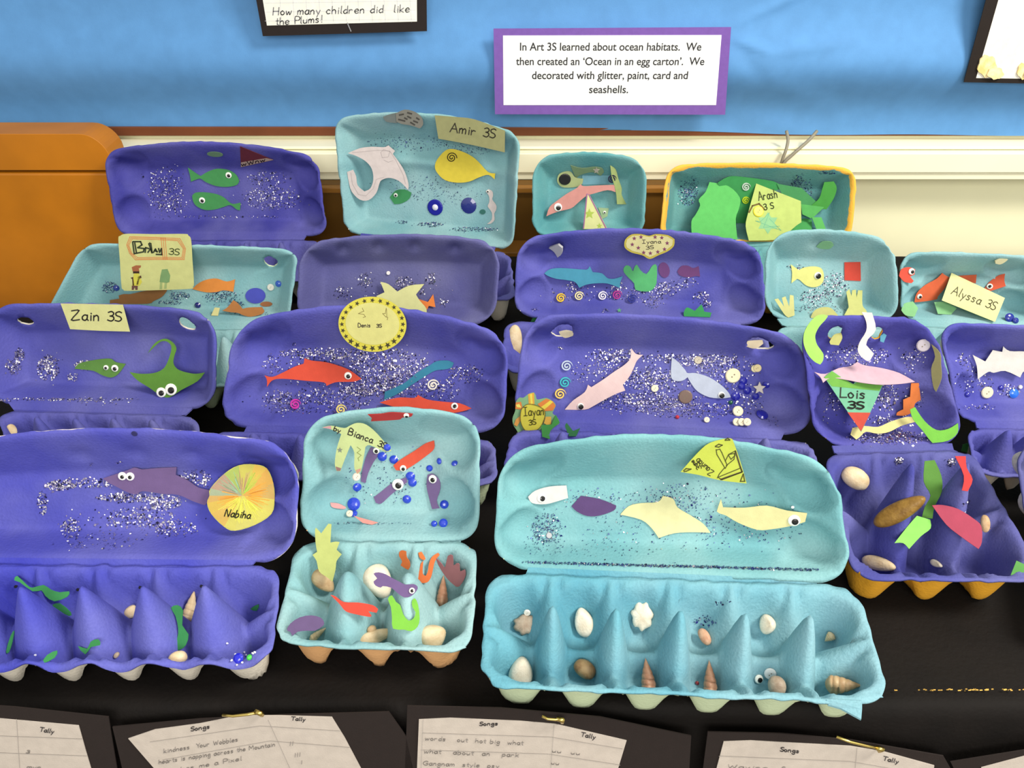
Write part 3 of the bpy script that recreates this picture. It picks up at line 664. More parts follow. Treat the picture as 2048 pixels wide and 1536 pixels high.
    def fish(s, name, pts, rgb, label, eyes=(), surf='any', sm=0, pup=.55, **k):
        o, pl = s.part(name, pts, rgb, label, surf, sm=sm, **k)
        for e in eyes: s.eye(e[0], e[1], e[2], o, pl, pup)
        return o, pl
    def spiral(s, cx, cy, r, rgb, label, surf='any', turns=2.0, back=None, rot=0):
        p, n = s.plane(oval(cx, cy, r, r, 0, 8), surf); P = []
        for i in range(44):
            t = i / 43; a = rot + 2 * math.pi * turns * t; q = r * (.10 + .80 * t); P.append((cx + q * math.cos(a), cy + q * math.sin(a) * .95))
        V, Fc = [], []; th = .0012; w_ = r / turns * .43
        L, Rr = [], []
        for i, q in enumerate(P):
            a, b = P[max(0, i - 1)], P[min(43, i + 1)]; dx, dy = b[0] - a[0], b[1] - a[1]; l = math.hypot(dx, dy); ww = w_ / 2 * (1 if i < 38 else (44 - i) / 6)
            L.append((q[0] - dy / l * ww, q[1] + dx / l * ww)); Rr.append((q[0] + dy / l * ww, q[1] - dx / l * ww))
        for a, b in zip(L, Rr):
            a3, b3 = hit_plane(*a, p, n), hit_plane(*b, p, n); V += [a3, b3, a3 + n * th, b3 + n * th]
        for i in range(43):
            o = i * 4; Fc += [(o + 2, o + 3, o + 7, o + 6), (o, o + 2, o + 6, o + 4), (o + 3, o + 1, o + 5, o + 7), (o + 1, o, o + 4, o + 5)]
        Fc += [(0, 1, 3, 2), (43 * 4, 43 * 4 + 2, 43 * 4 + 3, 43 * 4 + 1)]
        o = mk('spiral_bead', V, Fc, mat('bead_%d_%d_%d' % rgb, rgb, .35), s.root, label=label)
        if back: s.disc('backing_disc', cx, cy, r * .95, plain(back), o, pl=(p - n * .0003, n), h=.0003)
        return o
    def glitter(s, clusters, surf='any', name='glitter', label=None, size=(.0005, .0011), cols=None, dark=.3):
        V, Fc, MI = [], [], []
        ms = cols or [mat('silver_glitter', (225, 222, 230), .22, metal=1), mat('white_glitter', (250, 248, 250), .35), mat('dark_glitter', (40, 38, 70), .3, metal=.6), mat('lilac_glitter', (170, 160, 190), .3, metal=.7)]
        for (cx, cy, rx, ry, n_) in clusters:
            for k in range(int(n_)):
                a = RNG.random() * 6.283; q = math.sqrt(RNG.random()) if RNG.random() < .75 else abs(RNG.gauss(0, .75))
                if q > 1.5: continue
                x, y = cx + rx * q * math.cos(a), cy + ry * q * math.sin(a); h = s.cast(x, y, surf)
                if not h: continue
                nn = h[2].normalized()
                if nn.dot(FW) > 0: nn = -nn
                nn = (nn + Vector((RNG.gauss(0, .25), RNG.gauss(0, .25), RNG.gauss(0, .25)))).normalized(); z = RNG.uniform(*size)
                if RNG.random() < .04: z *= 1.7
                u_ = nn.orthogonal().normalized(); v_ = nn.cross(u_); an = RNG.random() * 3; u2 = u_ * math.cos(an) + v_ * math.sin(an); v2 = nn.cross(u2); p = h[0] + nn * (.0006 + z * .25); b = len(V)
                V += [p - u2 * z, p - v2 * z * .8, p + u2 * z, p + v2 * z * .8]; Fc.append((b, b + 1, b + 2, b + 3))
                q = RNG.random(); MI.append(2 if q < dark else (0 if q < dark + (1 - dark) * .42 else (1 if q < dark + (1 - dark) * .56 else 3)) if not cols else int(RNG.random() * len(ms)))
        if V: return mk(name, V, Fc, ms, s.root, MI, kind='stuff', label=label)
    def gem(s, cx, cy, r, rgb=(40, 60, 200), label=None, surf='any', parent=None, pl=None, name='sequin'):
        return s.disc(name, cx, cy, r, mat('gem_%d_%d_%d' % rgb, rgb, .16, spec=.8), parent, surf, pl, .0008, label, dome=.0012)
    def button(s, cx, cy, r, rgb, label=None, surf='any', name='button'):
        o, c, rr, n = s.disc(name, cx, cy, r, mat('bead_%d_%d_%d' % rgb, rgb, .35), None, surf, None, .0016, label)
        if r > 5:
            a = n.orthogonal().normalized()
            for sg in (-1, 1):
                q = c + a * rr * .22 * sg + n * .0017; V = [q + (a * math.cos(t) + n.cross(a) * math.sin(t)) * rr * .1 for t in np.linspace(0, 6.283, 9)[:-1]]
                mk('thread_hole', V, [tuple(range(8))], plain((120, 110, 90)), o)
        return o
def Zm(ox, oy, k):
    def f(*pts): return [(ox + x / k, oy + y / k) for x, y in pts]
    f.p = lambda x, y: (ox + x / k, oy + y / k); f.k = k
    return f
def ZG(z, cl): return [(z.p(a, b)[0], z.p(a, b)[1], c / z.k, d / z.k, n) for a, b, c, d, n in cl]
DK = [mat('dark_glitter', (40, 38, 70), .3, metal=.6), mat('navy_glitter', (24, 30, 110), .3, metal=.4), mat('slate_glitter', (70, 90, 130), .4, metal=.5), mat('silver_glitter', (225, 222, 230), .22, metal=1)]

# ---------------------------------------------------------------- shells (each a thing of its own, lying in a tray)
SH_M = {'white': ((238, 230, 212), (222, 208, 184)), 'cream': ((228, 210, 176), (206, 180, 140)), 'beige': ((206, 180, 140), (176, 142, 104)), 'brown': ((120, 84, 52), (168, 140, 100)), 'pinkbrown': ((214, 176, 146), (178, 128, 100)), 'grey': ((196, 180, 160), (160, 138, 118)), 'olive': ((150, 116, 52), (110, 78, 30))}
def shell_obj(s, kind, a, b, wr, tone, label, surf='tray', lift=0.0, group=None, face=.5):
    """a, b: ends of the long axis in the picture; wr: width / length"""
    cx, cy = (a[0] + b[0]) / 2, (a[1] + b[1]) / 2; pts = [a, b, (cx, cy)]
    L0 = math.hypot(b[0] - a[0], b[1] - a[1]); nx_, ny_ = -(b[1] - a[1]) / L0, (b[0] - a[0]) / L0
    hs = [s.cast(x, y, surf) for x, y in [(cx, cy), ((a[0] * 3 + b[0]) / 4, (a[1] * 3 + b[1]) / 4), ((a[0] + b[0] * 3) / 4, (a[1] + b[1] * 3) / 4), (cx + nx_ * L0 * wr * .3, cy + ny_ * L0 * wr * .3), (cx - nx_ * L0 * wr * .3, cy - ny_ * L0 * wr * .3)]]
    hs = [h for h in hs if h]; 
    if not hs: print('NO HIT', label); return
    c = hs[0][0]; n = Vector((0, 0, 0))
    for h in hs: n += h[2] if h[2].z > 0 else -h[2]
    vd = -(c - C0).normalized(); n = (n.normalized() * (1 - face) + vd * face).normalized()
    A, B = hit_plane(*a, c, n), hit_plane(*b, c, n); ax = (B - A); L = ax.length; ax.normalize(); sd = n.cross(ax).normalized(); mid = (A + B) / 2
    wd = L * wr; V, Fc = [], []
    if kind in ('clam', 'star', 'mussel'):
        K, R_ = 36, 8; ht = min(wd, L) * (.36 if kind == 'clam' else .3 if kind == 'mussel' else .18)
        for q in range(R_ + 1):
            rho = q / R_
            for k in range(K):
                t = 2 * math.pi * k / K
                if kind == 'star': rr = 1 + .09 * math.cos(7 * t) + .04 * math.cos(11 * t + 1); x, y = math.cos(t) * rr, math.sin(t) * rr
                elif kind == 'clam': x = math.cos(t); y = math.sin(t) * (1.0 - .28 * x) ; rr = 1
                else: x = math.cos(t); y = math.sin(t) * (1 - .15 * x)
                z = math.sqrt(max(0, 1 - rho ** 2.2)) * ht
                z += .0004 * math.cos(18 * t) * rho * (1 - rho) * 3 if kind != 'mussel' else .0002 * math.sin(rho * 30)
                ux = .55 * (1 - rho)  # the umbo sits towards one end
                V.append(mid + ax * ((x * rho + (ux if kind == 'clam' else 0)) * L / 2) + sd * (y * rho * wd / 2) + n * z)
        for q in range(R_):
            for k in range(K): i0 = q * K + k; i1 = q * K + (k + 1) % K; Fc.append((i0, i0 + K, i1 + K, i1))
        o = len(V); 
        for k in range(K): V.append(V[R_ * K + k] - n * .0012)
        for k in range(K): Fc.append((R_ * K + k, o + k, o + (k + 1) % K, R_ * K + (k + 1) % K))
        Fc.append([o + k for k in reversed(range(K))])
    else:
        K, R_ = 20, 60; turns = 6 if kind == 'turret' else 3
        for q in range(R_ + 1):
            x = q / R_
            if kind == 'turret': pr = (math.sin(min(1, x * 1.12) * math.pi * .5) ** 1.0) * (1 if x < .78 else math.cos((x - .78) / .22 * math.pi / 2 * .93) ** .6)
            elif kind == 'snail': pr = math.sqrt(max(0, 1 - (2 * x - 1) ** 2)) ** .85
            else: pr = math.sin(math.pi * x) ** .6
            pr = max(pr, .02)
            for k in range(K):
                t = 2 * math.pi * k / K; g = abs(math.sin(math.pi * (x * turns + t / (2 * math.pi)))) ** .5
                rr = pr * (.88 + .12 * g) if kind == 'turret' else pr * (1 - .10 * (1 - g) * max(0, x - .55) * 2); bulge = 1 + (.14 * math.cos(t - .6) if kind != 'turret' else 0)
                if kind == 'turret' and x > .62 and abs(((t - .9 + math.pi) % (2 * math.pi)) - math.pi) < .45: rr *= .80
                V.append(mid + ax * ((x - .5) * L) + sd * (math.cos(t) * rr * bulge * wd / 2) + n * (wd * .36 + math.sin(t) * rr * wd / 2 * .9))
        for q in range(R_):
            for k in range(K): i0 = q * K + k; i1 = q * K + (k + 1) % K; Fc.append((i0, i1, i1 + K, i0 + K))
        Fc.append([k for k in reversed(range(K))]); Fc.append([R_ * K + k for k in range(K)])
    # rest it on the pulp: drop until nothing is much inside
    hi, lo = SH_M[tone]
    m = mat('shell_%s_%s' % (tone, 'stripe' if kind == 'turret' else 'plain'), hi, .42, rgb2=lo, scale=120, bump=.3, bscale=500, stripes=(lo, 60) if kind == 'turret' else None)
    # sink test against the tray
    dep = []
    bt = s.bt if surf != 'lid' else s.bl
    for v in V[::5]:
        h = bt.find_nearest(v)
        if h[0] is not None:
            nn = h[1] if h[1].dot(-FW) > 0 else -h[1]; dep.append((v - h[0]).dot(nn))
    mn = min(dep) if dep else 0
    # move along the view ray so that it stays where it is seen but just touches
    k = (-mn + .0002 + lift) / max(.5, n.dot(vd)); k = max(-.02, min(.03, k))
    V = [v + vd * k for v in V]
    o = mk('shell' if kind not in ('turret',) else 'spiral_shell', V, Fc, m, None, smooth=True); tag(o, label, 'shell', group or 'sea shells in the egg cartons'); return o
# ================================================================ back row
c1 = Carton('deep purple open egg carton with two green paper fish, beside the wooden cabinet', ((206, 304), (634, 314), (656, 472), (234, 472)), ((192, 560), (648, 562), (640, 480), (232, 482)), 14, PURPLE_D, P_GREY, (6, 2), 24, seed=1, Rl=.022)
z = Zm(0, 200, 2.926)
c1.fish('paper_fish', z((1100, 395), (1150, 430), (1175, 445), (1215, 420), (1270, 402), (1340, 410), (1385, 440), (1400, 475), (1385, 497), (1330, 508), (1265, 503), (1205, 480), (1175, 460), (1150, 465), (1118, 478), (1112, 440)), (66, 160, 84), 'green paper fish swimming to the right, upper', [(*z.p(1338, 440), 6)])
c1.fish('paper_fish', z((1125, 560), (1145, 542), (1200, 540), (1265, 550), (1310, 570), (1345, 600), (1370, 608), (1408, 600), (1405, 645), (1385, 640), (1350, 615), (1310, 625), (1260, 640), (1200, 643), (1150, 620), (1130, 590)), (66, 160, 84), 'green paper fish swimming to the left, lower', [(*z.p(1183, 587), 6)])
o, pl = c1.part('name_card', z((1405, 270), (1410, 392), (1600, 350)), (118, 38, 54), 'dark red triangular card')
c1.blot('card_edge', z((1410, 365), (1410, 392), (1600, 350), (1560, 340)), (200, 170, 150), pl, o)
c1.marks('lettering', text_strokes('wWnw', z.p(1415, 386), z.p(1560, 356), 7), 1.8, (40, 20, 30), pl, o)
c1.part('green_scrap', oval(*z.p(1258, 317), 16, 5, 4), (120, 160, 120), 'pale green paper scrap')
c1.glitter(ZG(z, [(970, 520, 110, 130, 420), (1600, 575, 170, 70, 420), (1560, 460, 130, 45, 150), (1010, 620, 100, 40, 90), (1300, 684, 450, 8, 70)]), 'lid', dark=.35)

c2 = Carton('tall cyan-lidded egg carton with a white paper ray and yellow fish', ((667, 238), (1042, 268), (1026, 500), (690, 466)), ((658, 585), (1032, 600), (1020, 505), (676, 480)), 14, CYAN_L, P_GREY, (6, 2), 24, tpaint=PURPLE_D, seed=2, dents=[(.5, .62, .17, .012, -.006)], Rl=.02, lobes=1)
z = Zm(600, 200, 3.34)
o, pl = c2.part('paper_ray', z((320, 355), (400, 322), (480, 312), (560, 315), (590, 303), (635, 340), (620, 360), (665, 420), (700, 480), (725, 560), (722, 600), (680, 555), (640, 530), (590, 520), (545, 535), (530, 560), (510, 620), (460, 668), (400, 665), (345, 610), (325, 540), (315, 480), (355, 465), (375, 510), (385, 570), (430, 610), (470, 590), (490, 530), (480, 460), (440, 410), (380, 375)), (232, 218, 214), 'white paper ray with a curled tail', surf='lid')
c2.marks('pencil_lines', [z(*q) for q in ([(350, 350), (420, 345), (520, 335), (600, 340), (640, 400), (690, 500), (705, 560)], [(340, 485), (350, 560), (390, 630), (440, 640), (490, 590), (510, 530), (560, 515)], [(540, 350), (560, 330), (600, 345), (590, 380), (550, 385), (540, 350)], [(560, 400), (590, 415), (620, 405)])], .7, (170, 160, 160), pl, o)
o, pl = c2.part('paper_fish', z((902, 450), (915, 400), (975, 335), (1040, 330), (1130, 365), (1190, 410), (1255, 480), (1305, 490), (1300, 530), (1260, 500), (1200, 515), (1130, 545), (1050, 552), (970, 535), (920, 490)), (246, 222, 26), 'bright yellow paper fish with a spiral eye', surf='lid')
cx, cy = z.p(1013, 385); c2.marks('spiral_eye', [[(cx + (1.5 + 9 * i / 30) * math.cos(i * .42), cy + (1.5 + 9 * i / 30) * math.sin(i * .42)) for i in range(31)]], 2.0, (70, 60, 20), pl, o)
c2.fish('paper_fish', z((600, 650), (640, 605), (700, 598), (745, 620), (730, 660), (680, 690), (630, 695)), (58, 158, 92), 'small green paper fish', [(*z.p(640, 635), 4)], 'lid')
c2.button(*z.p(903, 717), 16, (24, 30, 140), 'dark blue disc with a pale bead', name='sequin'); c2.lay += 1; c2.gem(*z.p(903, 717), 6, (215, 215, 225), name='bead', label='pale bead')
c2.gem(*z.p(1127, 705), 16, (40, 50, 120), 'dark translucent blue disc')
c2.fish('paper_seahorse', z((1240, 610), (1260, 595), (1285, 610), (1290, 640), (1285, 665), (1310, 700), (1312, 730), (1298, 760), (1300, 800), (1275, 825), (1250, 828), (1280, 800), (1283, 760), (1275, 740), (1255, 710), (1265, 680), (1262, 640)), (235, 220, 215), 'white paper seahorse', [(*z.p(1255, 610), 3)], 'lid')
c2.part('green_scrap', oval(*z.p(1220, 747), 6, 5, 0), (50, 120, 110), surf='lid')
c2.part('grey_leaf', z((555, 112), (600, 95), (645, 85), (650, 155), (600, 150), (570, 140)), (110, 120, 118), 'grey card leaf with dark marks', surf='rim')
o, pl = c2.part('grey_leaf', z((640, 90), (700, 64), (770, 80), (815, 120), (822, 165), (800, 190), (740, 170), (680, 160), (645, 145)), (128, 126, 118), 'grey card leaf with dark marks', surf='rim')
c2.marks('dark_marks', [z(*q) for q in ([(665, 100), (690, 95)], [(660, 130), (700, 140)], [(720, 110), (740, 120)], [(700, 120), (715, 128)], [(760, 140), (785, 150)], [(740, 150), (765, 165)], [(780, 120), (795, 130)], [(720, 85), (745, 92)])], 3, (60, 58, 54), pl, o)
o, pl = c2.part('name_card', z((900, 102), (1040, 113), (1170, 130), (1370, 205), (1368, 350), (1150, 300), (925, 258)), (158, 158, 104), 'olive name card', surf='rim')
c2.marks('lettering', text_strokes('Amir 3S', z.p(1002, 212), z.p(1310, 256), 18), 2.2, (48, 44, 34), pl, o)
c2.glitter(ZG(z, [(720, 285, 270, 60, 190), (1150, 325, 180, 40, 90), (830, 590, 250, 90, 180), (1000, 640, 250, 60, 60)]), 'lid', cols=DK[:3], size=(.0005, .0009))
c2.glitter(ZG(z, [(870, 832, 88, 18, 150), (1170, 865, 160, 16, 200), (690, 815, 40, 15, 40)]), 'any', cols=DK)

c3 = Carton('small cyan egg carton with a pink paper fish and a triangular card', ((1066, 316), (1295, 322), (1288, 478), (1064, 474)), ((1055, 560), (1300, 562), (1284, 486), (1070, 484)), 16, TEAL, P_PAL, (3, 2), 14, seed=3, Rl=.028, lobes=1)
z = Zm(1000, 250, 3.724)
c3.part('blue_card', z((612, 375), (820, 375), (810, 440), (612, 445)), (122, 184, 204), 'pale blue card strip')
c3.part('paper_fish_tail', z((525, 298), (610, 320), (700, 310), (760, 320), (775, 350), (750, 378), (690, 350), (600, 370), (565, 400), (545, 350)), (150, 178, 130), 'grey-green paper tail strip')
o, pl = c3.part('paper_fish', z((425, 410), (440, 365), (490, 345), (530, 350), (560, 390), (620, 400), (610, 440), (570, 460), (480, 465), (440, 445)), (196, 208, 140), 'yellow-green paper fish head')
c3.disc('button_eye', *z.p(483, 404), 12, plain((40, 38, 40), .4), o, pl=pl, h=.0016, label='large black button eye')
c3.part('paper_star', star_pts(*z.p(718, 338), 7), (220, 205, 190), 'small pale star')
c3.part('paper_fish', z((820, 300), (860, 330), (880, 400), (905, 470), (905, 520), (940, 590), (870, 590), (865, 520), (850, 450), (830, 380)), (170, 186, 110), 'upright yellow-green paper fish')
c3.fish('paper_fish', z((345, 680), (370, 610), (430, 560), (500, 510), (570, 470), (600, 440), (625, 455), (720, 450), (850, 445), (860, 500), (800, 485), (700, 510), (640, 530), (580, 580), (530, 620), (450, 640), (390, 660)), (226, 150, 140), 'pink paper fish with a tall fin', [(*z.p(432, 612), 8)], pup=.62)
c3.spiral(*z.p(835, 403), 10, (50, 44, 70), 'black spiral bead')
c3.fish('paper_fish', z((730, 615), (810, 620), (800, 680), (760, 700), (745, 650)), (170, 200, 150), 'small pale green paper fish', [(*z.p(778, 650), 3)])
o, pl = c3.part('name_card', z((652, 490), (800, 775), (618, 775)), (222, 224, 150), 'pale yellow triangular card with a purple border')
c3.marks('border', [z((652, 500), (790, 770)), z((650, 500), (622, 770))], 2.4, (140, 90, 130), pl, o)
c3.blot('green_star', star_pts(*z.p(665, 662), 11), (176, 200, 70), pl, o); c3.blot('green_star', star_pts(*z.p(740, 752), 6), (176, 200, 70), pl, o)

c4 = Carton('cyan egg carton with a yellow rim and green paper weeds', ((1333, 331), (1716, 337), (1702, 486), (1318, 486)), ((1300, 580), (1735, 585), (1690, 492), (1330, 492)), 18, TEAL, P_YEL, (6, 2), 8, seed=4, Rl=.024, lobes=1, rimw=4)
c4.lid.data.materials[0] = mat('teal_paint_yellow_edge', (104, 160, 156), .85, rgb2=(80, 140, 146), scale=14, bump=.5, bscale=420, rim=((240, 180, 70), .41))
z = Zm(1000, 250, 3.724)
c4.part('paper_weed', z((1620, 430), (1700, 385), (1800, 385), (2040, 420), (2100, 470), (1900, 560), (1840, 730), (1750, 730), (1700, 600)), (52, 160, 80), 'dark green paper weed behind the card')
c4.part('paper_weed', z((1560, 425), (1700, 455), (1785, 540), (1780, 620), (1755, 700), (1768, 850), (1430, 850), (1425, 720), (1455, 670), (1490, 600), (1480, 555), (1530, 500)), (92, 206, 96), 'large light green paper weed')
zd = Zm(1480, 250, 3.414)
c4.part('paper_weed', zd((250, 400), (420, 430), (560, 560), (400, 560), (300, 500)), (70, 160, 90))
c4.part('paper_weed', zd((575, 390), (640, 385), (660, 430), (640, 500), (590, 575), (520, 570), (490, 545), (540, 500), (560, 440)), (76, 176, 66), 'curved green paper weed')
c4.part('paper_weed', zd((415, 540), (500, 550), (575, 560), (490, 640), (425, 610)), (88, 190, 90))
c4.part('paper_weed', zd((490, 630), (555, 630), (585, 710), (520, 710)), (88, 190, 90))
c4.part('paper_weed', zd((310, 750), (360, 690), (430, 640), (490, 650), (490, 715), (400, 730)), (66, 172, 84))
o, pl = c4.part('name_card', zd((110, 400), (415, 520), (418, 665), (380, 690), (310, 750), (235, 785), (60, 790), (38, 690), (55, 600)), (198, 218, 110), 'yellow-green name card')
c4.marks('lettering', text_strokes('Arash', zd.p(128, 516), zd.p(262, 494), 17) + text_strokes('3 S', zd.p(165, 582), zd.p(236, 568), 12), 2.0, (60, 70, 30), pl, o)
c4.marks('drawing', [zd((62, 596), (85, 552), (130, 538), (166, 576))], 3.2, (100, 80, 30), pl, o)
c4.marks('drawing', [zd((200, 600), (140, 660), (105, 655), (280, 720), (200, 640)), zd((200, 600), (160, 700), (270, 690))], .8, (90, 160, 130), pl, o)
c4.blot('teal_star', star_pts(*zd.p(190, 670), 22, 6, .6), (150, 212, 150), pl, o)
c4.button(*zd.p(125, 590), 11, (232, 214, 60), 'yellow button')
c4.spiral(*z.p(1832, 462), 10, (190, 200, 190), 'silvery spiral bead'); c4.spiral(*z.p(1830, 562), 9, (186, 206, 40), 'yellow-green spiral bead')
c4.glitter(ZG(z, [(1400, 505, 75, 95, 260), (1440, 440, 40, 60, 60)]) + ZG(zd, [(415, 440, 80, 80, 330), (390, 380, 40, 40, 90), (590, 325, 60, 12, 40)]), 'any', cols=DK)

# ================================================================ third row
c5 = Carton('pale cyan egg carton with a cream picture card and orange paper fish', ((166, 487), (597, 500), (577, 650), (76, 655)), ((60, 770), (520, 772), (556, 656), (84, 668)), 18, CYAN_L, P_PAL, (6, 2), 4, seed=5, Rl=.02, holes=[(.335, .75, .008, .007), (.865, .80, .0085, .0095)], lobes=1)
z = Zm(220, 460, 5.389)
c5.fish('paper_fish', z((0, 755), (100, 740), (95, 705), (150, 690), (220, 690), (330, 665), (450, 645), (610, 640), (610, 660), (560, 720), (470, 765), (400, 795), (0, 797)), (176, 112, 50), 'brown paper fish with glitter', surf='lid')
c5.part('paper_fish', z((890, 635), (940, 585), (1010, 545), (1090, 525), (1160, 525), (1260, 555), (1350, 530), (1330, 665), (1225, 650), (1150, 668), (1050, 672), (960, 655)), (250, 148, 36), 'orange paper fish', 'lid')
c5.part('paper_fish', z((1210, 870), (1270, 830), (1330, 755), (1380, 790), (1430, 850), (1500, 835), (1640, 830), (1665, 870), (1640, 905), (1520, 935), (1440, 920), (1380, 895), (1290, 885)), (190, 120, 50), 'brown paper fish with a tall fin', 'lid')
c5.part('brown_scrap', oval(*z.p(1685, 798), 12, 5), (180, 110, 60), surf='lid')
c5.part('paper_disc', oval(*z.p(1568, 708), 20, 15.5), (70, 80, 205), 'blue-violet paper disc', 'lid')
c5.button(*z.p(1733, 617), 7, (215, 215, 205), 'white bead', name='bead', surf='lid'); c5.gem(*z.p(1815, 580), 6.5, (50, 90, 190), surf='lid')
c5.gem(*z.p(945, 812), 6, (30, 30, 110), surf='lid'); c5.gem(*z.p(68, 625), 6, (40, 60, 150), surf='lid')
c5.part('yellow_scrap', z((1130, 835), (1185, 840), (1165, 925), (1090, 922)), (236, 226, 150))
c5.glitter(ZG(z, [(750, 710, 110, 50, 150), (1200, 710, 180, 70, 240), (0, 620, 90, 60, 150), (1500, 905, 330, 14, 60), (650, 780, 130, 20, 60), (1350, 800, 100, 40, 60)]), 'lid', cols=DK, size=(.0005, .0009))
o, pl = c5.part('name_card', smooth_poly(z((92, 100), (112, 62), (190, 40), (480, 44), (800, 42), (845, 60), (875, 110), (890, 330), (905, 560), (895, 612), (860, 634), (500, 648), (190, 655), (145, 640), (125, 600), (108, 330)), 3), (208, 210, 130), 'cream name card with rounded corners and drawings', 'rim')
fr = []
for k_ in range(3):
    i_ = k_ * 12
    fr.append(z((180 + i_, 160 + i_ * .2), (215 + i_, 72 + i_), (500, 78 + i_), (755 - i_, 92 + i_), (815 - i_, 200), (800 - i_, 320 - i_), (500, 318 - i_), (275 + i_, 322 - i_), (212 + i_, 250), (180 + i_, 160 + i_ * .2)))
    fr.append(z((550 + 22 * k_, 82), (575 + 20 * k_, 318)))
c5.marks('red_frame', fr, .9, (200, 100, 50), pl, o)
c5.marks('lettering', [z((245, 130), (262, 255), (360, 235), (370, 200), (300, 190), (345, 160), (330, 125), (250, 125)), z((268, 140), (285, 240)), z((380, 240), (385, 190), (420, 200)), z((410, 240), (440, 200), (450, 240)), z((430, 140), (420, 150), (455, 245), (440, 145)), z((470, 240), (490, 205), (510, 235), (480, 220)), z((525, 200), (535, 240), (555, 200), (560, 265), (500, 262))], 3.0, (44, 52, 34), pl, o)
c5.marks('lettering', text_strokes('3S', z.p(636, 262), z.p(756, 270), 12), 1.8, (70, 80, 40), pl, o)
q = lambda n_, P, col: c5.blot(n_, z(*P), col, pl, o)
q('drawing', [(235, 400), (280, 380), (335, 382), (330, 405), (310, 415), (318, 445), (245, 445)], (170, 96, 50)); q('drawing', [(248, 445), (315, 445), (318, 468), (250, 468)], (60, 30, 20)); q('drawing', [(258, 468), (310, 468), (330, 520), (345, 560), (320, 600), (240, 600), (250, 540)], (214, 206, 50)); q('drawing', [(222, 515), (250, 505), (262, 600), (245, 600), (240, 530)], (80, 40, 30)); q('drawing', [(300, 505), (335, 490), (340, 515), (318, 525), (305, 590), (285, 590)], (80, 40, 30)); q('drawing', [(236, 600), (300, 600), (298, 645), (275, 645), (268, 615), (255, 645), (235, 645)], (110, 70, 60))
q('drawing', [(560, 425), (620, 420), (650, 490), (640, 560), (615, 570), (535, 560), (545, 490)], (120, 160, 100)); q('drawing', [(540, 562), (565, 565), (560, 638), (535, 638)], (160, 180, 110)); q('drawing', [(590, 565), (615, 565), (610, 632), (585, 632)], (160, 180, 110))

c6 = Carton('greyish purple egg carton with a pale yellow starfish cutout, behind the round yellow badge', ((600, 488), (1003, 486), (990, 650), (592, 650)), ((580, 740), (1000, 742), (985, 656), (600, 658)), 18, PURPLE_G, P_GREY, (6, 2), 18, seed=6, Rl=.03, dents=[(.205, .86, .010, .008, .006), (.385, .865, .010, .008, .006), (.57, .865, .010, .008, .006), (.77, .86, .010, .008, .006)], lobes=1)
z = Zm(600, 200, 3.34)
c6.part('paper_fish', z((790, 1330), (855, 1350), (890, 1298), (905, 1385), (860, 1376), (850, 1400), (800, 1400)), (246, 130, 30), 'orange paper fish', 'lid')
c6.part('paper_starfish', z((510, 1310), (565, 1285), (537, 1215), (590, 1230), (650, 1280), (730, 1240), (830, 1230), (775, 1300), (800, 1340), (845, 1395), (840, 1440), (600, 1440)), (222, 222, 150), 'pale yellow paper starfish', 'lid')
c6.button(*z.p(590, 1155), 4, (225, 220, 220), surf='lid', name='bead')
c6.glitter(ZG(z, [(435, 1200, 45, 50, 80), (700, 1215, 55, 38, 80), (880, 1190, 40, 40, 50), (290, 1290, 60, 50, 50), (960, 1350, 30, 30, 40), (820, 1280, 20, 20, 12), (700, 1250, 350, 90, 50)]), 'lid')

c7 = Carton('purple egg carton with a teal paper shark, a green weed and a heart card', ((1036, 478), (1524, 492), (1533, 652), (1026, 634)), ((998, 742), (1548, 762), (1536, 664), (1012, 642)), 20, PURPLE, P_GREY, (6, 2), 27, seed=7, Rl=.026, dents=[(.16, .83, .014, .010, .006), (.87, .83, .014, .010, .006)])
z = Zm(1000, 250, 3.724)
c7.part('paper_shark', z((330, 1105), (370, 1075), (450, 1065), (600, 1075), (650, 1075), (668, 1050), (690, 1095), (760, 1105), (800, 1140), (850, 1145), (915, 1125), (895, 1175), (895, 1215), (800, 1180), (700, 1180), (640, 1190), (590, 1212), (560, 1170), (500, 1155), (420, 1145), (360, 1125)), (58, 158, 190), 'teal paper shark', 'lid')
c7.part('paper_weed', z((920, 1070), (940, 1045), (970, 1055), (990, 1090), (1000, 1060), (1020, 1040), (1045, 1080), (1090, 1110), (1125, 1060), (1145, 1040), (1168, 1050), (1165, 1180), (1130, 1230), (1090, 1240), (1010, 1228), (1000, 1180), (960, 1140), (925, 1100)), (84, 196, 116), 'green paper weed like a hand', 'lid', sm=2)
c7.part('maroon_oval', oval(*z.p(1222, 1080), 11, 15.5, -12), (112, 62, 130), 'small maroon paper oval', 'lid')
c7.part('paper_fish', z((1320, 1090), (1350, 1050), (1400, 1048), (1440, 1065), (1480, 1050), (1490, 1130), (1460, 1125), (1400, 1135), (1340, 1120)), (116, 60, 124), 'small maroon paper fish', 'lid')
for x, y, col, lb in ((453, 1292, (226, 186, 60), 'golden yellow spiral bead'), (590, 1275, (226, 210, 150), 'cream spiral bead'), (765, 1273, (222, 218, 226), 'white spiral bead'), (873, 1267, (176, 50, 140), 'pink spiral bead'), (985, 1297, (30, 40, 130), 'navy spiral bead')): c7.spiral(*z.p(x, y), 11, col, lb, 'lid')
o, pl = c7.part('name_card', z((925, 890), (935, 850), (980, 815), (1050, 812), (1110, 825), (1160, 812), (1250, 820), (1300, 850), (1295, 900), (1250, 940), (1180, 970), (1115, 998), (1060, 970), (980, 950), (935, 920)), (186, 170, 50), 'heart-shaped name card with purple stars', 'rim')
c7.blot('heart_face', z((938, 885), (948, 852), (985, 825), (1050, 822), (1110, 834), (1165, 822), (1245, 830), (1288, 856), (1283, 895), (1240, 930), (1175, 958), (1115, 985), (1065, 958), (985, 938), (945, 912)), (206, 200, 140), pl, o)
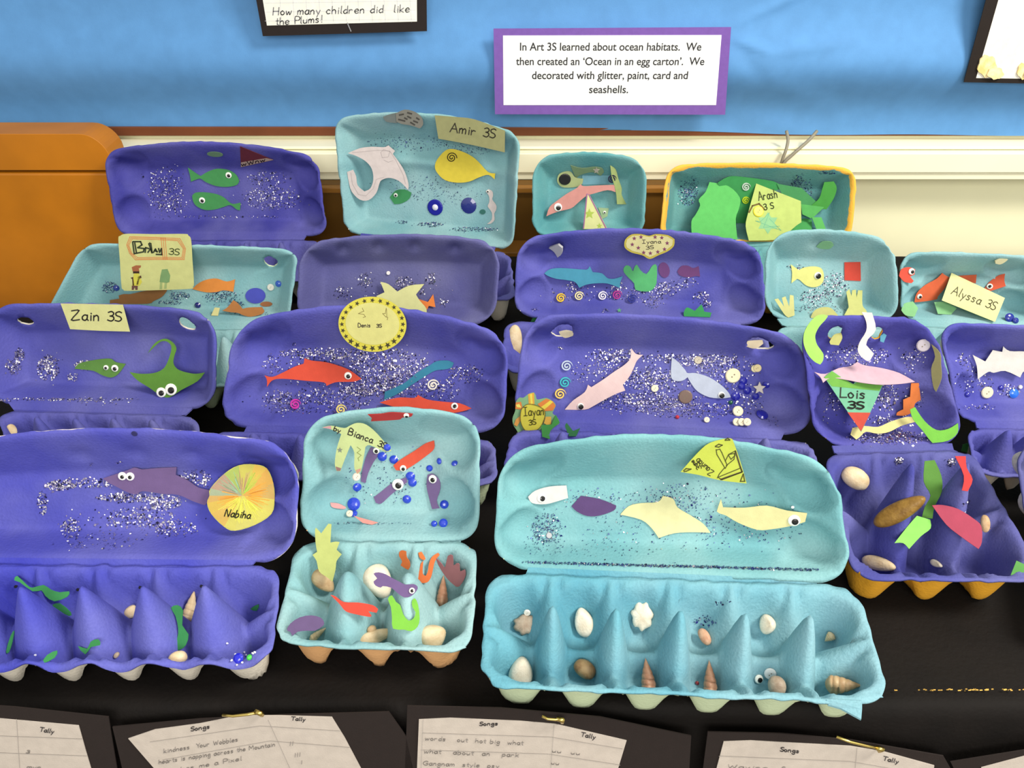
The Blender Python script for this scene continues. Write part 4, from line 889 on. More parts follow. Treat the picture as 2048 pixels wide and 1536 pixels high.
c7.marks('lettering', text_strokes('Iyana', z.p(1060, 882), z.p(1205, 880), 7) + text_strokes('3S', z.p(1088, 928), z.p(1150, 920), 7), 1.3, (50, 40, 40), pl, o)
for x, y in ((1000, 845), (1050, 835), (985, 890), (1030, 915), (1070, 950), (1120, 955), (1175, 945), (1225, 925), (1245, 880), (1205, 840), (1155, 835)): c7.blot('purple_star', star_pts(*z.p(x, y), 4.6), (120, 50, 90), pl, o, up=.0002)
c7.part('shell_fragment', z((370, 905), (410, 890), (440, 880), (470, 905), (465, 950), (435, 975), (410, 935)), (200, 200, 205), 'pearly shell fragment', 'lid', th=.003)
c7.part('green_scrap', star_pts(*z.p(888, 1380), 5, 5), (90, 180, 130), surf='lid')
c7.part('paper_weed', z((1368, 1400), (1380, 1370), (1400, 1360), (1450, 1385), (1500, 1335), (1515, 1370), (1520, 1390), (1575, 1398), (1565, 1432), (1370, 1425)), (40, 160, 80), 'green paper weed lying low', 'lid')
c7.part('paper_weed', z((225, 1470), (250, 1425), (285, 1425), (290, 1450), (240, 1480)), (40, 140, 80), surf='tray')
c7.glitter(ZG(z, [(540, 1200, 50, 30, 40), (880, 1200, 60, 30, 40), (1240, 1220, 100, 50, 130), (1150, 1320, 80, 50, 70), (1000, 1265, 220, 60, 120), (1500, 1280, 60, 40, 60), (1540, 1340, 40, 30, 70), (790, 1385, 30, 16, 16), (650, 1260, 260, 60, 90), (260, 1375, 30, 16, 14), (1380, 1170, 80, 40, 40)]), 'lid')

c8 = Carton('small cyan egg carton with a yellow paper fish and a red square', ((1533, 470), (1790, 482), (1800, 646), (1527, 640)), ((1562, 732), (1835, 740), (1796, 658), (1552, 652)), 22, CYAN_L, P_PAL, (3, 2), 16, seed=8, Rl=.03, lobes=1, dents=[(.42, .86, .012, .008, .005)])
z = Zm(1480, 250, 3.414)
c8.fish('paper_fish', z((345, 950), (400, 990), (440, 972), (500, 965), (550, 975), (570, 1010), (570, 1060), (545, 1095), (500, 1108), (450, 1095), (410, 1060), (390, 1050), (350, 1080), (355, 1010)), (238, 236, 132), 'pale yellow paper fish', [(*z.p(530, 1028), 7)], 'lid', pup=.75)
c8.part('red_square', z((712, 937), (822, 935), (825, 1065), (713, 1060)), (226, 62, 36), 'red paper square', 'lid')
c8.part('paper_coral', z((235, 1190), (260, 1185), (300, 1240), (285, 1180), (310, 1170), (335, 1240), (340, 1160), (365, 1165), (372, 1300), (330, 1315), (300, 1290)), (222, 222, 140), 'pale yellow paper coral with pointed fingers', 'lid')
c8.part('paper_coral', z((725, 1140), (745, 1122), (760, 1170), (765, 1130), (790, 1125), (795, 1180), (805, 1130), (835, 1130), (835, 1230), (860, 1265), (870, 1300), (710, 1300), (735, 1255), (740, 1235)), (206, 210, 120), 'yellow paper coral with blunt fingers', 'lid')
c8.part('paper_rock', z((485, 1305), (510, 1265), (560, 1245), (620, 1250), (668, 1300), (668, 1318), (485, 1318)), (206, 206, 120), 'yellow paper mound', 'lid')
c8.part('green_scrap', z((520, 830), (560, 795), (620, 795), (640, 820), (610, 845), (550, 843)), (140, 205, 150), 'pale green paper scrap', 'lid')
c8.glitter(ZG(z, [(520, 1190, 110, 80, 230), (650, 1095, 90, 90, 190), (560, 1260, 200, 30, 100), (380, 970, 60, 20, 25)]), 'lid', dark=.3)

c9 = Carton('cyan egg carton with orange paper fish and a slanted cream name card', ((1802, 505), (2078, 514), (2088, 652), (1803, 642)), ((1850, 745), (2110, 765), (2082, 662), (1815, 652)), 20, CYAN_L, P_PAL, (6, 2), 4, seed=9, Rl=.02)
c9.part('paper_fish', z((1085, 1030), (1100, 985), (1150, 970), (1195, 985), (1190, 1020), (1160, 1035), (1185, 1065), (1170, 1080), (1120, 1070)), (230, 70, 40), 'small curled red-orange paper fish', 'lid'); 
o = c9.root; pq = c9.plane(oval(*z.p(1170, 1000), 5, 5), 'lid'); c9.eye(*z.p(1170, 1000), 6.5, o, pq)
c9.part('paper_fish', z((1480, 1030), (1615, 1022), (1610, 1080), (1560, 1070), (1500, 1055)), (232, 96, 44), 'orange paper tail behind the card', 'lid')
c9.fish('paper_fish', z((1190, 1210), (1205, 1150), (1260, 1095), (1340, 1050), (1380, 1010), (1400, 1025), (1430, 1040), (1400, 1110), (1350, 1170), (1340, 1190), (1250, 1205)), (240, 100, 44), 'large orange paper fish diving', [(*z.p(1225, 1170), 5)], 'lid')
c9.fish('paper_fish', z((1670, 1115), (1700, 1075), (1760, 1030), (1810, 1015), (1805, 1060), (1815, 1100), (1770, 1115), (1700, 1135)), (238, 90, 44), 'orange paper fish right of the card', [(*z.p(1705, 1102), 5.5)], 'lid')
c9.part('green_scrap', z((1120, 1220), (1180, 1205), (1215, 1250), (1190, 1310), (1130, 1300), (1100, 1265)), (140, 210, 140), 'pale green paper hexagon', 'lid')
c9.part('green_scrap', z((1325, 1210), (1400, 1205), (1480, 1250), (1440, 1295), (1350, 1290)), (140, 210, 140), 'pale green paper piece under the card', 'lid')
o, pl = c9.part('name_card', z((1443, 1010), (1807, 1182), (1740, 1345), (1377, 1198)), (236, 236, 160), 'slanted cream name card', 'lid')
c9.marks('lettering', text_strokes('Alyssa 3S', z.p(1440, 1152), z.p(1742, 1268), 17, .1), 1.9, (90, 84, 60), pl, o)
c9.gem(*z.p(1840, 1315), 9, (26, 40, 140), surf='any'); c9.gem(*z.p(1882, 1335), 6, (26, 40, 140), surf='any')
c9.part('shell_fragment', z((1738, 925), (1770, 912), (1825, 915), (1800, 935), (1770, 948), (1740, 942)), (214, 206, 160), 'beige shell fragment', 'lid', th=.002)

# ================================================================ second row
c10 = Carton('purple egg carton with a green paper ray, at the left edge in the second row', ((-30, 612), (432, 626), (432, 822), (-30, 806)), ((20, 930), (404, 936), (396, 832), (-6, 822)), 24, PURPLE, P_GREY, (5, 2), 12, seed=10, Rl=.03, holes=[(.13, .825, .0085, .005), (.855, .845, .0085, .0075)], lobes=1)
c10.lid.data.materials[0] = PURPLE
z = Zm(0, 560, 3.413)
c10.fish('paper_fish', z((510, 605), (540, 570), (620, 550), (700, 538), (760, 538), (790, 560), (860, 572), (810, 640), (760, 665), (700, 650), (640, 620), (560, 610)), (96, 150, 60), 'olive green paper fish with a glitter tail', [(*z.p(725, 597), 5), (*z.p(785, 602), 7)], 'lid')
ray_p = z((885, 628), (960, 640), (1050, 635), (1110, 610), (1140, 570), (1165, 500), (1170, 450), (1140, 420), (1100, 420), (1060, 450), (1010, 500), (1050, 440), (1095, 408), (1140, 402), (1185, 430), (1205, 470), (1190, 520), (1185, 570), (1215, 610), (1280, 632), (1340, 640), (1400, 630), (1350, 690), (1240, 750), (1160, 800), (1100, 790), (1020, 735), (940, 685))
c10.fish('paper_ray', ray_p, (92, 150, 44), 'green paper ray with a long curled tail', [(*z.p(1102, 767), 10), (*z.p(1168, 747), 12)], 'lid')
o, pl = c10.part('name_card', z((415, 160), (620, 163), (840, 168), (888, 352), (680, 346), (480, 335)), (214, 214, 140), 'pale yellow slanted name card', 'rim')
c10.marks('lettering', text_strokes('Zain 3S', z.p(488, 272), z.p(838, 282), 19, .0), 2.6, (40, 36, 34), pl, o)
c10.glitter(ZG(z, [(130, 510, 34, 45, 110), (90, 590, 55, 50, 140), (330, 600, 75, 90, 330), (600, 580, 90, 32, 220), (500, 660, 40, 30, 40), (450, 818, 500, 12, 220), (640, 830, 300, 25, 40)]), 'lid', dark=.2)

c11 = Carton('large purple egg carton with orange paper fish and a round yellow badge', ((468, 650), (1020, 674), (1008, 868), (438, 854)), ((400, 950), (996, 972), (990, 878), (424, 862)), 26, PURPLE_W, P_PAL, (6, 2), 50, seed=11, Rl=.028, dents=[(.12, .83, .013, .008, .005), (.86, .82, .013, .008, .005)])
z = Zm(420, 560, 3.2)
c11.fish('paper_fish', z((350, 610), (400, 620), (470, 590), (540, 555), (600, 535), (605, 500), (650, 515), (740, 525), (830, 550), (900, 580), (970, 632), (920, 650), (820, 652), (780, 662), (745, 678), (730, 655), (620, 645), (520, 635), (440, 632), (395, 645), (365, 685), (365, 640)), (238, 72, 30), 'orange-red paper dolphin with a dorsal fin', [(*z.p(884, 612), 7.5)], 'lid')
c11.part('paper_eel', z((1115, 765), (1120, 715), (1180, 690), (1250, 655), (1330, 590), (1400, 550), (1450, 520), (1520, 515), (1560, 530), (1545, 560), (1500, 572), (1440, 580), (1370, 620), (1300, 665), (1230, 710), (1180, 740)), (36, 140, 176), 'slim blue paper eel', 'lid')
c11.fish('paper_fish', z((1085, 785), (1150, 765), (1220, 752), (1310, 755), (1330, 735), (1390, 765), (1500, 780), (1600, 790), (1675, 822), (1620, 840), (1540, 852), (1400, 845), (1250, 830)), (238, 72, 30), 'orange-red paper fish lying low at the right', [(*z.p(1565, 808), 7)], 'lid')
c11.spiral(*z.p(1428, 672), 13.5, (226, 222, 210), 'white spiral bead', 'lid'); c11.spiral(*z.p(547, 800), 12.5, (196, 60, 160), 'pink spiral bead', 'lid'); c11.spiral(*z.p(840, 830), 12, (226, 206, 110), 'pale yellow spiral bead', 'lid')
o, pl = c11.part('name_badge', oval(*z.p(1040, 283), 68, 55, 5, 40), (216, 206, 46), 'round yellow badge ringed with dark stars', 'rim')
c11.blot('badge_face', oval(*z.p(1040, 280), 54, 42, 5, 36), (216, 212, 124), pl, o)
for i in range(24):
    a = 2 * math.pi * i / 24; c11.blot('dark_star', star_pts(z.p(1040, 283)[0] + 61 * math.cos(a), z.p(1040, 283)[1] + 48 * math.sin(a), 6.5 if math.sin(a) > .5 else 5, 5, .4, i * 40), (60, 56, 30), pl, o, up=.0003)
c11.marks('lettering', text_strokes('Denis', z.p(948, 302), z.p(1032, 302), 8) + text_strokes('3S', z.p(1066, 304), z.p(1102, 302), 6.5), 1.5, (60, 50, 50), pl, o)
c11.marks('drawing', [z((975, 180), (985, 200), (970, 205), (950, 215), (985, 220), (995, 235), (980, 240)), z((1128, 180), (1122, 215), (1105, 215), (1125, 235), (1138, 240), (1135, 255)), z((1130, 185), (1132, 235))], 1.2, (120, 110, 60), pl, o)
c11.glitter(ZG(z, [(720, 470, 290, 40, 420), (1150, 560, 260, 120, 900), (700, 780, 330, 80, 560), (450, 780, 120, 80, 170), (1000, 700, 180, 40, 380), (1640, 600, 120, 60, 170), (1200, 690, 300, 90, 420), (400, 540, 60, 60, 60), (1500, 700, 100, 70, 90), (740, 600, 300, 130, 260), (540, 410, 12, 10, 8)]), 'lid', size=(.0005, .0010))

c12 = Carton('large purple egg carton with a pink paper dolphin, a pale blue fish and many buttons', ((1050, 634), (1606, 674), (1630, 872), (1024, 846)), ((1003, 952), (1650, 962), (1620, 882), (1025, 858)), 26, PURPLE, P_GREY, (6, 2), 22, seed=12, Rl=.03, holes=[(.862, .845, .015, .0065), (.138, .845, .012, .007)])
z = Zm(980, 600, 3.012)
c12.fish('paper_dolphin', z((450, 660), (500, 605), (570, 555), (590, 510), (610, 525), (680, 480), (750, 430), (810, 390), (845, 350), (850, 290), (880, 325), (922, 330), (885, 365), (865, 410), (840, 460), (800, 510), (815, 545), (760, 565), (690, 600), (620, 640), (570, 660)), (240, 206, 204), 'pale pink paper dolphin', [(*z.p(545, 640), 6.5)], 'lid', pup=.8)
c12.fish('paper_fish', z((1095, 345), (1130, 370), (1175, 420), (1190, 440), (1240, 440), (1320, 465), (1390, 510), (1435, 555), (1450, 585), (1400, 592), (1320, 585), (1250, 550), (1210, 500), (1190, 465), (1160, 485), (1120, 487), (1090, 460)), (196, 206, 226), 'pale grey-blue paper fish', [(*z.p(1393, 572), 6.5)], 'lid', pup=.8)
c12.spiral(*z.p(462, 397), 13, (176, 190, 206), 'silver-blue spiral bead', 'lid'); c12.spiral(*z.p(452, 497), 13, (40, 170, 176), 'teal spiral bead', 'lid'); c12.spiral(*z.p(422, 567), 13, (226, 190, 90), 'golden spiral bead', 'lid')
for x, y, r, col, lb in ((1463, 455, 15, (226, 216, 180), 'largest cream button'), (1595, 413, 7.5, (226, 216, 170), 'cream button'), (1612, 410, 8, (226, 210, 160), 'cream button'), (992, 532, 7.5, (232, 222, 190), 'small cream button'), (1177, 583, 14, (120, 100, 90), 'brown button'), (1493, 670, 10.5, (230, 220, 186), 'cream button'), (1253, 362, 8, (190, 180, 160), 'dull button'), (1485, 735, 8, (226, 216, 186), 'cream button'), (1515, 735, 8, (226, 216, 186), 'cream button'), (1548, 735, 8, (226, 216, 186), 'cream button'), (1305, 722, 6, (226, 216, 196), 'cream button')): c12.button(*z.p(x, y), r, col, lb, 'lid')
for x, y, r in ((1525, 488, 8), (1480, 580, 9), (1640, 690, 12), (1600, 580, 7), (1550, 545, 8), (1664, 512, 7), (1516, 520, 7)): c12.gem(*z.p(x, y), r, (34, 36, 150), surf='lid')
c12.part('star_bead', star_pts(*z.p(1625, 530), 13), (232, 222, 206), 'cream star bead', 'lid', th=.0015)
c12.gem(*z.p(1128, 705), 4, (190, 50, 60), surf='lid'); c12.gem(*z.p(1450, 617), 4.5, (30, 90, 60), surf='lid')
c12.part('hole_backing', z((415, 190), (460, 180), (505, 190), (500, 215), (455, 228), (425, 212)), (214, 200, 170), 'torn beige pulp in the latch hole', 'rim', th=.001, pl=(c12.floor() + c12.n * .010, c12.n))
c12.part('hole_backing', z((1533, 258), (1560, 245), (1640, 240), (1645, 262), (1600, 292), (1545, 280)), (206, 190, 160), 'torn beige pulp in the latch hole', 'rim', th=.001, pl=(c12.floor() + c12.n * .010, c12.n))
zh = Zm(1000, 780, 8.533)
o, pl = c12.part('name_flower', smooth_poly(zh((480, 70), (570, 40), (610, 90), (640, 160), (790, 135), (900, 190), (950, 260), (920, 340), (900, 400), (980, 470), (1010, 570), (900, 640), (860, 720), (760, 800), (640, 840), (520, 880), (430, 860), (320, 910), (280, 860), (300, 720), (230, 600), (215, 480), (260, 350), (270, 210), (330, 130), (400, 130)), 3), (128, 178, 130), 'flower-shaped name card with orange and yellow petals', 'rim')
for i, (P, col) in enumerate([([(480, 70), (580, 45), (590, 240), (490, 240)], (232, 168, 40)), ([(510, 75), (545, 62), (560, 235), (525, 238)], (240, 222, 60)), ([(640, 240), (790, 145), (900, 190), (950, 270), (900, 350), (760, 360)], (226, 128, 34)), ([(700, 290), (860, 175), (905, 205), (760, 330)], (236, 216, 50)), ([(270, 210), (360, 200), (380, 290), (355, 330), (262, 320)], (226, 128, 34)), ([(275, 250), (330, 235), (365, 300), (290, 290)], (240, 226, 90)), ([(240, 590), (270, 500), (345, 440), (350, 520), (290, 620)], (230, 160, 60)), ([(300, 900), (290, 830), (380, 690), (440, 710), (370, 860), (330, 905)], (226, 128, 34)), ([(320, 890), (390, 700), (415, 705), (345, 880)], (240, 206, 60)), ([(480, 720), (610, 700), (612, 820), (520, 875)], (226, 140, 40)), ([(520, 715), (555, 712), (570, 845), (535, 862)], (240, 212, 60)), ([(750, 560), (780, 450), (875, 450), (870, 590), (800, 590)], (230, 176, 50))]): c12.blot('petal', zh(*P), col, pl, o, up=.0001 + .00012 * i)
c12.blot('flower_centre', smooth_poly(zh((360, 350), (420, 270), (500, 240), (640, 270), (750, 340), (770, 440), (730, 560), (680, 640), (580, 710), (470, 710), (400, 650), (350, 520)), 3), (216, 206, 46), pl, o, up=.0018)
pl2 = (pl[0] + pl[1] * .0021, pl[1]); cc_ = smooth_poly(zh((360, 350), (420, 270), (500, 240), (640, 270), (750, 340), (770, 440), (730, 560), (680, 640), (580, 710), (470, 710), (400, 650), (350, 520)), 3)
c12.marks('outline', [cc_ + [cc_[0]]], 1.2, (110, 90, 30), pl2, o)
c12.marks('lettering', text_strokes('Iayan', zh.p(410, 440), zh.p(770, 420), 17) + text_strokes('3S', zh.p(500, 600), zh.p(630, 580), 10), 1.6, (70, 66, 20), pl2, o)
c12.part('paper_weed', zh((700, 600), (880, 590), (950, 420), (1020, 560), (860, 700), (850, 840), (720, 800)), (40, 130, 50), 'green paper weed beside the flower card', 'tray')
c12.part('paper_weed', zh((1115, 600), (1140, 560), (1200, 640), (1250, 700), (1370, 650), (1300, 790), (1180, 790), (1120, 650)), (40, 120, 70), 'forked dark green paper weed', 'tray')
c12.part('paper_weed', z((1215, 795), (1270, 735), (1290, 740), (1245, 812), (1210, 812)), (50, 160, 70), 'green paper strip', 'tray')
c12.glitter(ZG(z, [(760, 330, 150, 40, 240), (700, 400, 120, 80, 170), (950, 470, 200, 70, 440), (900, 620, 260, 60, 560), (1250, 360, 220, 40, 340), (1200, 665, 320, 48, 560), (1420, 430, 180, 120, 320), (1560, 620, 90, 80, 110), (1000, 560, 300, 120, 350), (1000, 350, 120, 30, 60), (550, 440, 60, 60, 40), (425, 290, 14, 8, 10), (1700, 730, 40, 30, 24)]), 'lid', size=(.0005, .0010))

c14 = Carton('purple egg carton with a white spiky paper fish at the right edge', ((1878, 646), (2230, 668), (2240, 850), (1918, 846)), ((1952, 950), (2290, 962), (2236, 862), (1930, 856)), 26, PURPLE, P_GREY, (6, 2), 6, seed=14, Rl=.02)
z = Zm(1840, 600, 2.649)
c14.part('paper_fish', z((278, 290), (345, 325), (385, 265), (435, 275), (440, 245), (475, 270), (560, 272), (700, 290), (760, 320), (680, 350), (560, 370), (530, 410), (450, 375), (390, 385), (360, 380), (305, 420), (300, 350)), (240, 236, 226), 'white paper fish with spiky fins', 'lid')
c14.button(*z.p(355, 490), 12, (220, 210, 180), 'cream button', 'lid'); c14.gem(*z.p(497, 495), 9.5, (40, 110, 215), 'bright blue gem', 'lid'); c14.gem(*z.p(252, 500), 5.5, (50, 50, 150), surf='lid'); c14.gem(*z.p(428, 465), 5, (40, 40, 150), surf='lid'); c14.button(*z.p(530, 460), 4, (220, 215, 205), surf='lid', name='bead')
c14.part('paper_weed', z((445, 690), (460, 640), (500, 632), (480, 690)), (70, 170, 90), 'green paper scrap', 'tray'); c14.part('paper_weed', z((218, 800), (226, 765), (262, 755), (262, 812)), (50, 140, 70), 'green paper scrap', 'tray')
c14.glitter(ZG(z, [(280, 430, 110, 60, 110), (470, 480, 60, 34, 70), (300, 570, 100, 20, 40), (230, 320, 40, 40, 40)]), 'lid')

c13 = Carton('purple egg carton with a yellow underside, pink paper dolphin and large brown mussel shell', ((1597, 634), (1866, 640), (1934, 890), (1634, 896)), ((1706, 1158), (2090, 1162), (1944, 900), (1646, 908)), 32, PURPLE_D, P_YEL, (3, 2), 6, seed=13, Rl=.03, holes=[(.30, .87, .0065, .006), (.60, .87, .006, .006)], kf=.42, kb=.7, cone=6.5, cone_w=.004, post=.056, zr=.006, dl=.028, tpaint=mat('purple_tray_paint', (84, 86, 160), .85, rgb2=(60, 62, 140), scale=20, bump=.55, bscale=420, rim=((150, 150, 205), .9)))
z = Zm(1560, 600, 2.56)
c13.part('paper_weed', smooth_poly(z((185, 82), (245, 82), (205, 130), (180, 180), (190, 230), (222, 280), (205, 330), (150, 290), (120, 220), (130, 150)), 2), (168, 230, 92), 'lime green curved paper weed', 'rim')
c13.part('paper_strip', z((418, 62), (470, 65), (490, 150), (450, 200), (440, 230), (480, 275), (460, 310), (440, 310), (400, 270), (405, 220), (440, 160), (440, 110)), (232, 220, 216), 'white winding paper strip', 'rim')
c13.part('hole_backing', z((252, 215), (275, 178), (312, 168), (318, 195), (300, 232), (258, 228)), (196, 196, 110), 'yellow scrap seen through the latch hole', 'rim', pl=(c13.floor() + c13.n * .012, c13.n))
c13.part('hole_backing', z((512, 185), (530, 170), (545, 180), (530, 218), (512, 212)), (80, 160, 190), 'teal scrap seen through the latch hole', 'rim', pl=(c13.floor() + c13.n * .012, c13.n))
c13.button(*z.p(733, 232), 13, (176, 168, 176), 'pearly round bead', name='bead', surf='lid')
c13.part('paper_fish', z((775, 225), (820, 270), (825, 330), (828, 400), (800, 470), (785, 440), (775, 350), (795, 290)), (170, 164, 106), 'olive beige paper fish standing upright', 'lid')
c13.fish('paper_dolphin', z((175, 370), (230, 380), (300, 350), (360, 340), (395, 318), (430, 335), (520, 350), (610, 375), (690, 420), (620, 430), (520, 435), (420, 425), (340, 410), (260, 400), (220, 425), (205, 395)), (220, 180, 196), 'pink paper dolphin under the triangular card', surf='lid')
c13.part('paper_seahorse', z((670, 425), (710, 425), (720, 510), (690, 530), (680, 570), (640, 590), (595, 590), (600, 575), (630, 560), (630, 510), (665, 495)), (242, 126, 40), 'orange paper seahorse', 'lid')
c13.part('paper_eel', z((360, 690), (370, 655), (430, 645), (500, 650), (560, 625), (640, 600), (680, 600), (690, 625), (620, 645), (560, 675), (500, 685), (440, 675), (410, 700), (390, 715)), (228, 216, 140), 'pale yellow paper eel with glitter', 'lid')
c13.part('paper_weed', z((665, 560), (690, 548), (740, 620), (800, 665), (860, 660), (910, 630), (908, 680), (860, 720), (780, 732), (760, 710), (730, 670), (680, 610)), (120, 205, 60), 'bright green paper boomerang weed', 'rim')
o, pl = c13.part('name_card', z((225, 395), (265, 362), (320, 400), (375, 430), (410, 405), (530, 425), (415, 675)), (112, 190, 152), 'triangular card in green, teal and red', 'lid')
c13.blot('green_band', z((227, 396), (265, 364), (320, 401), (375, 431), (430, 405), (527, 426), (508, 465), (265, 442)), (110, 180, 62), pl, o); c13.blot('red_tip', z((345, 575), (463, 577), (415, 672)), (206, 66, 42), pl, o)
c13.marks('lettering', text_strokes('Lois', z.p(308, 498), z.p(448, 506), 19) + text_strokes('3S', z.p(345, 556), z.p(432, 560), 15) + text_strokes('3S', z.p(350, 552), z.p(437, 556), 13), 2.6, (40, 44, 38), (pl[0] + pl[1] * .0002, pl[1]), o)
c13.glitter(ZG(z, [(400, 285, 170, 55, 210), (550, 500, 60, 70, 130), (560, 705, 220, 34, 560), (270, 500, 50, 80, 80), (680, 310, 70, 80, 70), (680, 500, 60, 80, 60), (400, 580, 200, 100, 90), (580, 620, 120, 40, 90)]), 'lid')
c13.glitter(ZG(z, [(608, 822, 24, 22, 50), (876, 832, 28, 20, 60), (975, 1055, 40, 30, 50)]), 'tray')
c13.part('paper_weed', z((740, 825), (790, 820), (825, 900), (828, 980), (790, 1060), (780, 1120), (725, 1115), (740, 1060), (770, 1000), (735, 930)), (86, 146, 46), 'tall dark green paper leaf', 'over')
c13.part('paper_weed', z((660, 1150), (700, 1105), (768, 1125), (770, 1170), (720, 1210), (660, 1275), (630, 1245), (585, 1245), (620, 1200)), (140, 224, 90), 'lime paper leaf', 'over')
c13.part('paper_fish', z((895, 800), (950, 800), (955, 860), (985, 920), (960, 980), (930, 975), (940, 900)), (206, 36, 36), 'red paper strip', 'over')
c13.part('paper_fin', z((778, 1052), (830, 1050), (910, 1070), (990, 1120), (1030, 1160), (1032, 1240), (1015, 1275), (930, 1215), (850, 1150)), (176, 52, 84), 'crimson paper fin', 'over')
c13.part('paper_weed', z((1180, 1410), (1210, 1335), (1262, 1360), (1262, 1392)), (86, 160, 70), 'green paper scrap at the tray corner', 'tray')

c15 = Carton('greyish purple egg carton mostly cut off by the right edge of the picture', ((2028, 884), (2340, 896), (2376, 1080), (2056, 1070)), ((2130, 1240), (2420, 1250), (2380, 1090), (2090, 1080)), 30, PURPLE_G, P_GREY, (6, 2), 10, seed=15)

# ================================================================ front row
c16 = Carton('large purple egg carton with a mauve paper shark and a rainbow disc, front left', ((-165, 900), (600, 896), (590, 1126), (-178, 1118)), ((-200, 1330), (546, 1322), (562, 1132), (-170, 1128)), 32, PURPLE_F, P_GREY, (6, 2), 42, seed=16, Rl=.030, dents=[(.40, .80, .013, .006, .004), (.55, .81, .013, .006, .004), (.70, .81, .013, .006, .004), (.86, .80, .013, .006, .004)], scal=.011, kf=.6, kb=1.0, cone=2.5, cone_w=.002, post=.030, tpaint=mat('purple_tray_front', (80, 84, 188), .85, rgb2=(58, 62, 172), scale=16, bump=.5, bscale=420, rim=((190, 188, 200), .93)))
z = Zm(0, 820, 2.743)
o, pl = c16.fish('paper_shark', z((565, 375), (640, 350), (700, 330), (740, 315), (780, 325), (860, 318), (970, 313), (965, 355), (1030, 385), (1090, 425), (1160, 440), (1160, 480), (1125, 522), (1060, 500), (980, 465), (900, 460), (830, 450), (780, 445), (745, 462), (700, 450), (640, 420), (600, 400)), (118, 90, 146), 'mauve paper shark', [(*z.p(672, 362), 8.5), (*z.p(715, 364), 8.5)], 'lid', pup=.45)
rb = z((1150, 470), (1155, 430), (1230, 350), (1310, 303), (1400, 298), (1465, 320), (1500, 400), (1507, 490), (1490, 570), (1400, 630), (1290, 662), (1230, 640), (1160, 570), (1137, 510)); cen = z.p(1330, 470)
o, pl = c16.part('name_disc', rb, (218, 216, 96), 'round card coloured in a pencil rainbow fan', 'lid')
cols = [(160, 196, 130), (176, 190, 150), (196, 160, 130), (180, 200, 90), (214, 206, 80), (236, 196, 70), (236, 180, 70), (220, 180, 90), (228, 214, 90), (228, 220, 90), (226, 218, 100), (224, 216, 90), (230, 190, 80), (232, 196, 70)]
for i in range(14): c16.blot('colour_wedge', [rb[i], rb[(i + 1) % 14], cen], cols[(i + 1) % 14] if i < 13 else (226, 180, 90), pl, o)
for i in range(40):
    pass
RS = random.Random(5); stv = {k_: [] for k_ in range(5)}
for i in range(150):
    a = RS.random() * 6.283; r0, r1 = RS.uniform(4, 20), RS.uniform(34, 56); kx = 0 if -2.9 < math.atan2(math.sin(a), math.cos(a)) < -1.9 else (1 if -1.9 <= math.atan2(math.sin(a), math.cos(a)) < -1.2 else (2 if abs(math.atan2(math.sin(a), math.cos(a))) < .6 or abs(math.atan2(math.sin(a), math.cos(a))) > 2.7 else (3 if a < 3.14 else 4)))
    stv[kx].append([(cen[0] + r0 * math.cos(a), cen[1] + r0 * math.sin(a)), (cen[0] + r1 * math.cos(a), cen[1] + r1 * math.sin(a))])
for kx, col in enumerate([(150, 186, 150), (190, 150, 120), (232, 160, 60), (230, 226, 90), (170, 200, 80)]): c16.marks('pencil_rays', stv[kx], .8, col, (pl[0] + pl[1] * .0001, pl[1]), o)
c16.marks('lettering', text_strokes('Nabiha', z.p(1232, 582), z.p(1378, 596), 14, .2), 2.2, (40, 40, 20), (pl[0] + pl[1] * .0003, pl[1]), o)
c16.disc('painted_vent_hole', *z.p(737, 130), 6, plain((44, 44, 90)), h=.0004, surf='lid')  # solid dark disc: the shade inside the hole is put into its colour
c16.glitter(ZG(z, [(330, 415, 90, 24, 170), (470, 400, 200, 25, 170), (700, 480, 170, 26, 220), (900, 505, 100, 40, 190), (1070, 370, 90, 46, 130), (390, 650, 56, 56, 130), (235, 510, 28, 66, 80), (780, 590, 200, 60, 190), (960, 650, 130, 46, 140), (560, 720, 200, 46, 90), (700, 620, 300, 100, 120), (1120, 400, 30, 20, 20), (500, 295, 12, 8, 8), (660, 285, 20, 6, 6), (420, 760, 60, 20, 10)]), 'lid', dark=.25)
for (px_, py_) in ((87, 968), (428, 985), (770, 973), (1106, 966)): 
    h_ = c16.cast(*z.p(px_, py_), 'tray')
    if h_: c16.disc('painted_tip_hole', *z.p(px_, py_), 3.6, plain((16, 14, 30)), pl=(h_[0] + Vector((0, -.0005, .0008)), Vector((0, -.4, .9)).normalized()), h=.0003)  # near-black discs paint the shade of the open peak tips
for P, lb in (([(80, 935), (95, 910), (150, 960), (180, 975), (240, 960), (280, 985), (330, 1000), (380, 995), (370, 1025), (300, 1050), (250, 1020), (230, 990), (180, 995), (110, 945)], 'wavy green paper ribbon lying over a peak'), ([(290, 1070), (330, 1060), (390, 1110), (380, 1130), (310, 1090)], None), ([(940, 1085), (975, 1070), (1005, 1100), (1000, 1180), (1035, 1230), (1020, 1290), (990, 1315), (955, 1315), (975, 1250), (980, 1200), (965, 1130)], 'wavy green paper weed between two peaks'), ([(35, 1325), (60, 1240), (80, 1210), (70, 1270), (50, 1330)], None), ([(235, 1390), (260, 1345), (315, 1320), (300, 1360)], None), ([(430, 1295), (480, 1310), (500, 1270), (540, 1257), (550, 1290), (500, 1300), (470, 1340)], 'small curly green paper weed'), ([(1375, 1090), (1420, 1065), (1410, 1100)], None)):
    c16.part('paper_weed', z(*P), (56, 160, 84), lb, 'tray', sm=2)
c16.gem(*z.p(1308, 1362), 10, (24, 30, 190), 'large blue gem', 'tray'); c16.gem(*z.p(1368, 1357), 6, (60, 190, 60), 'green gem', 'tray')
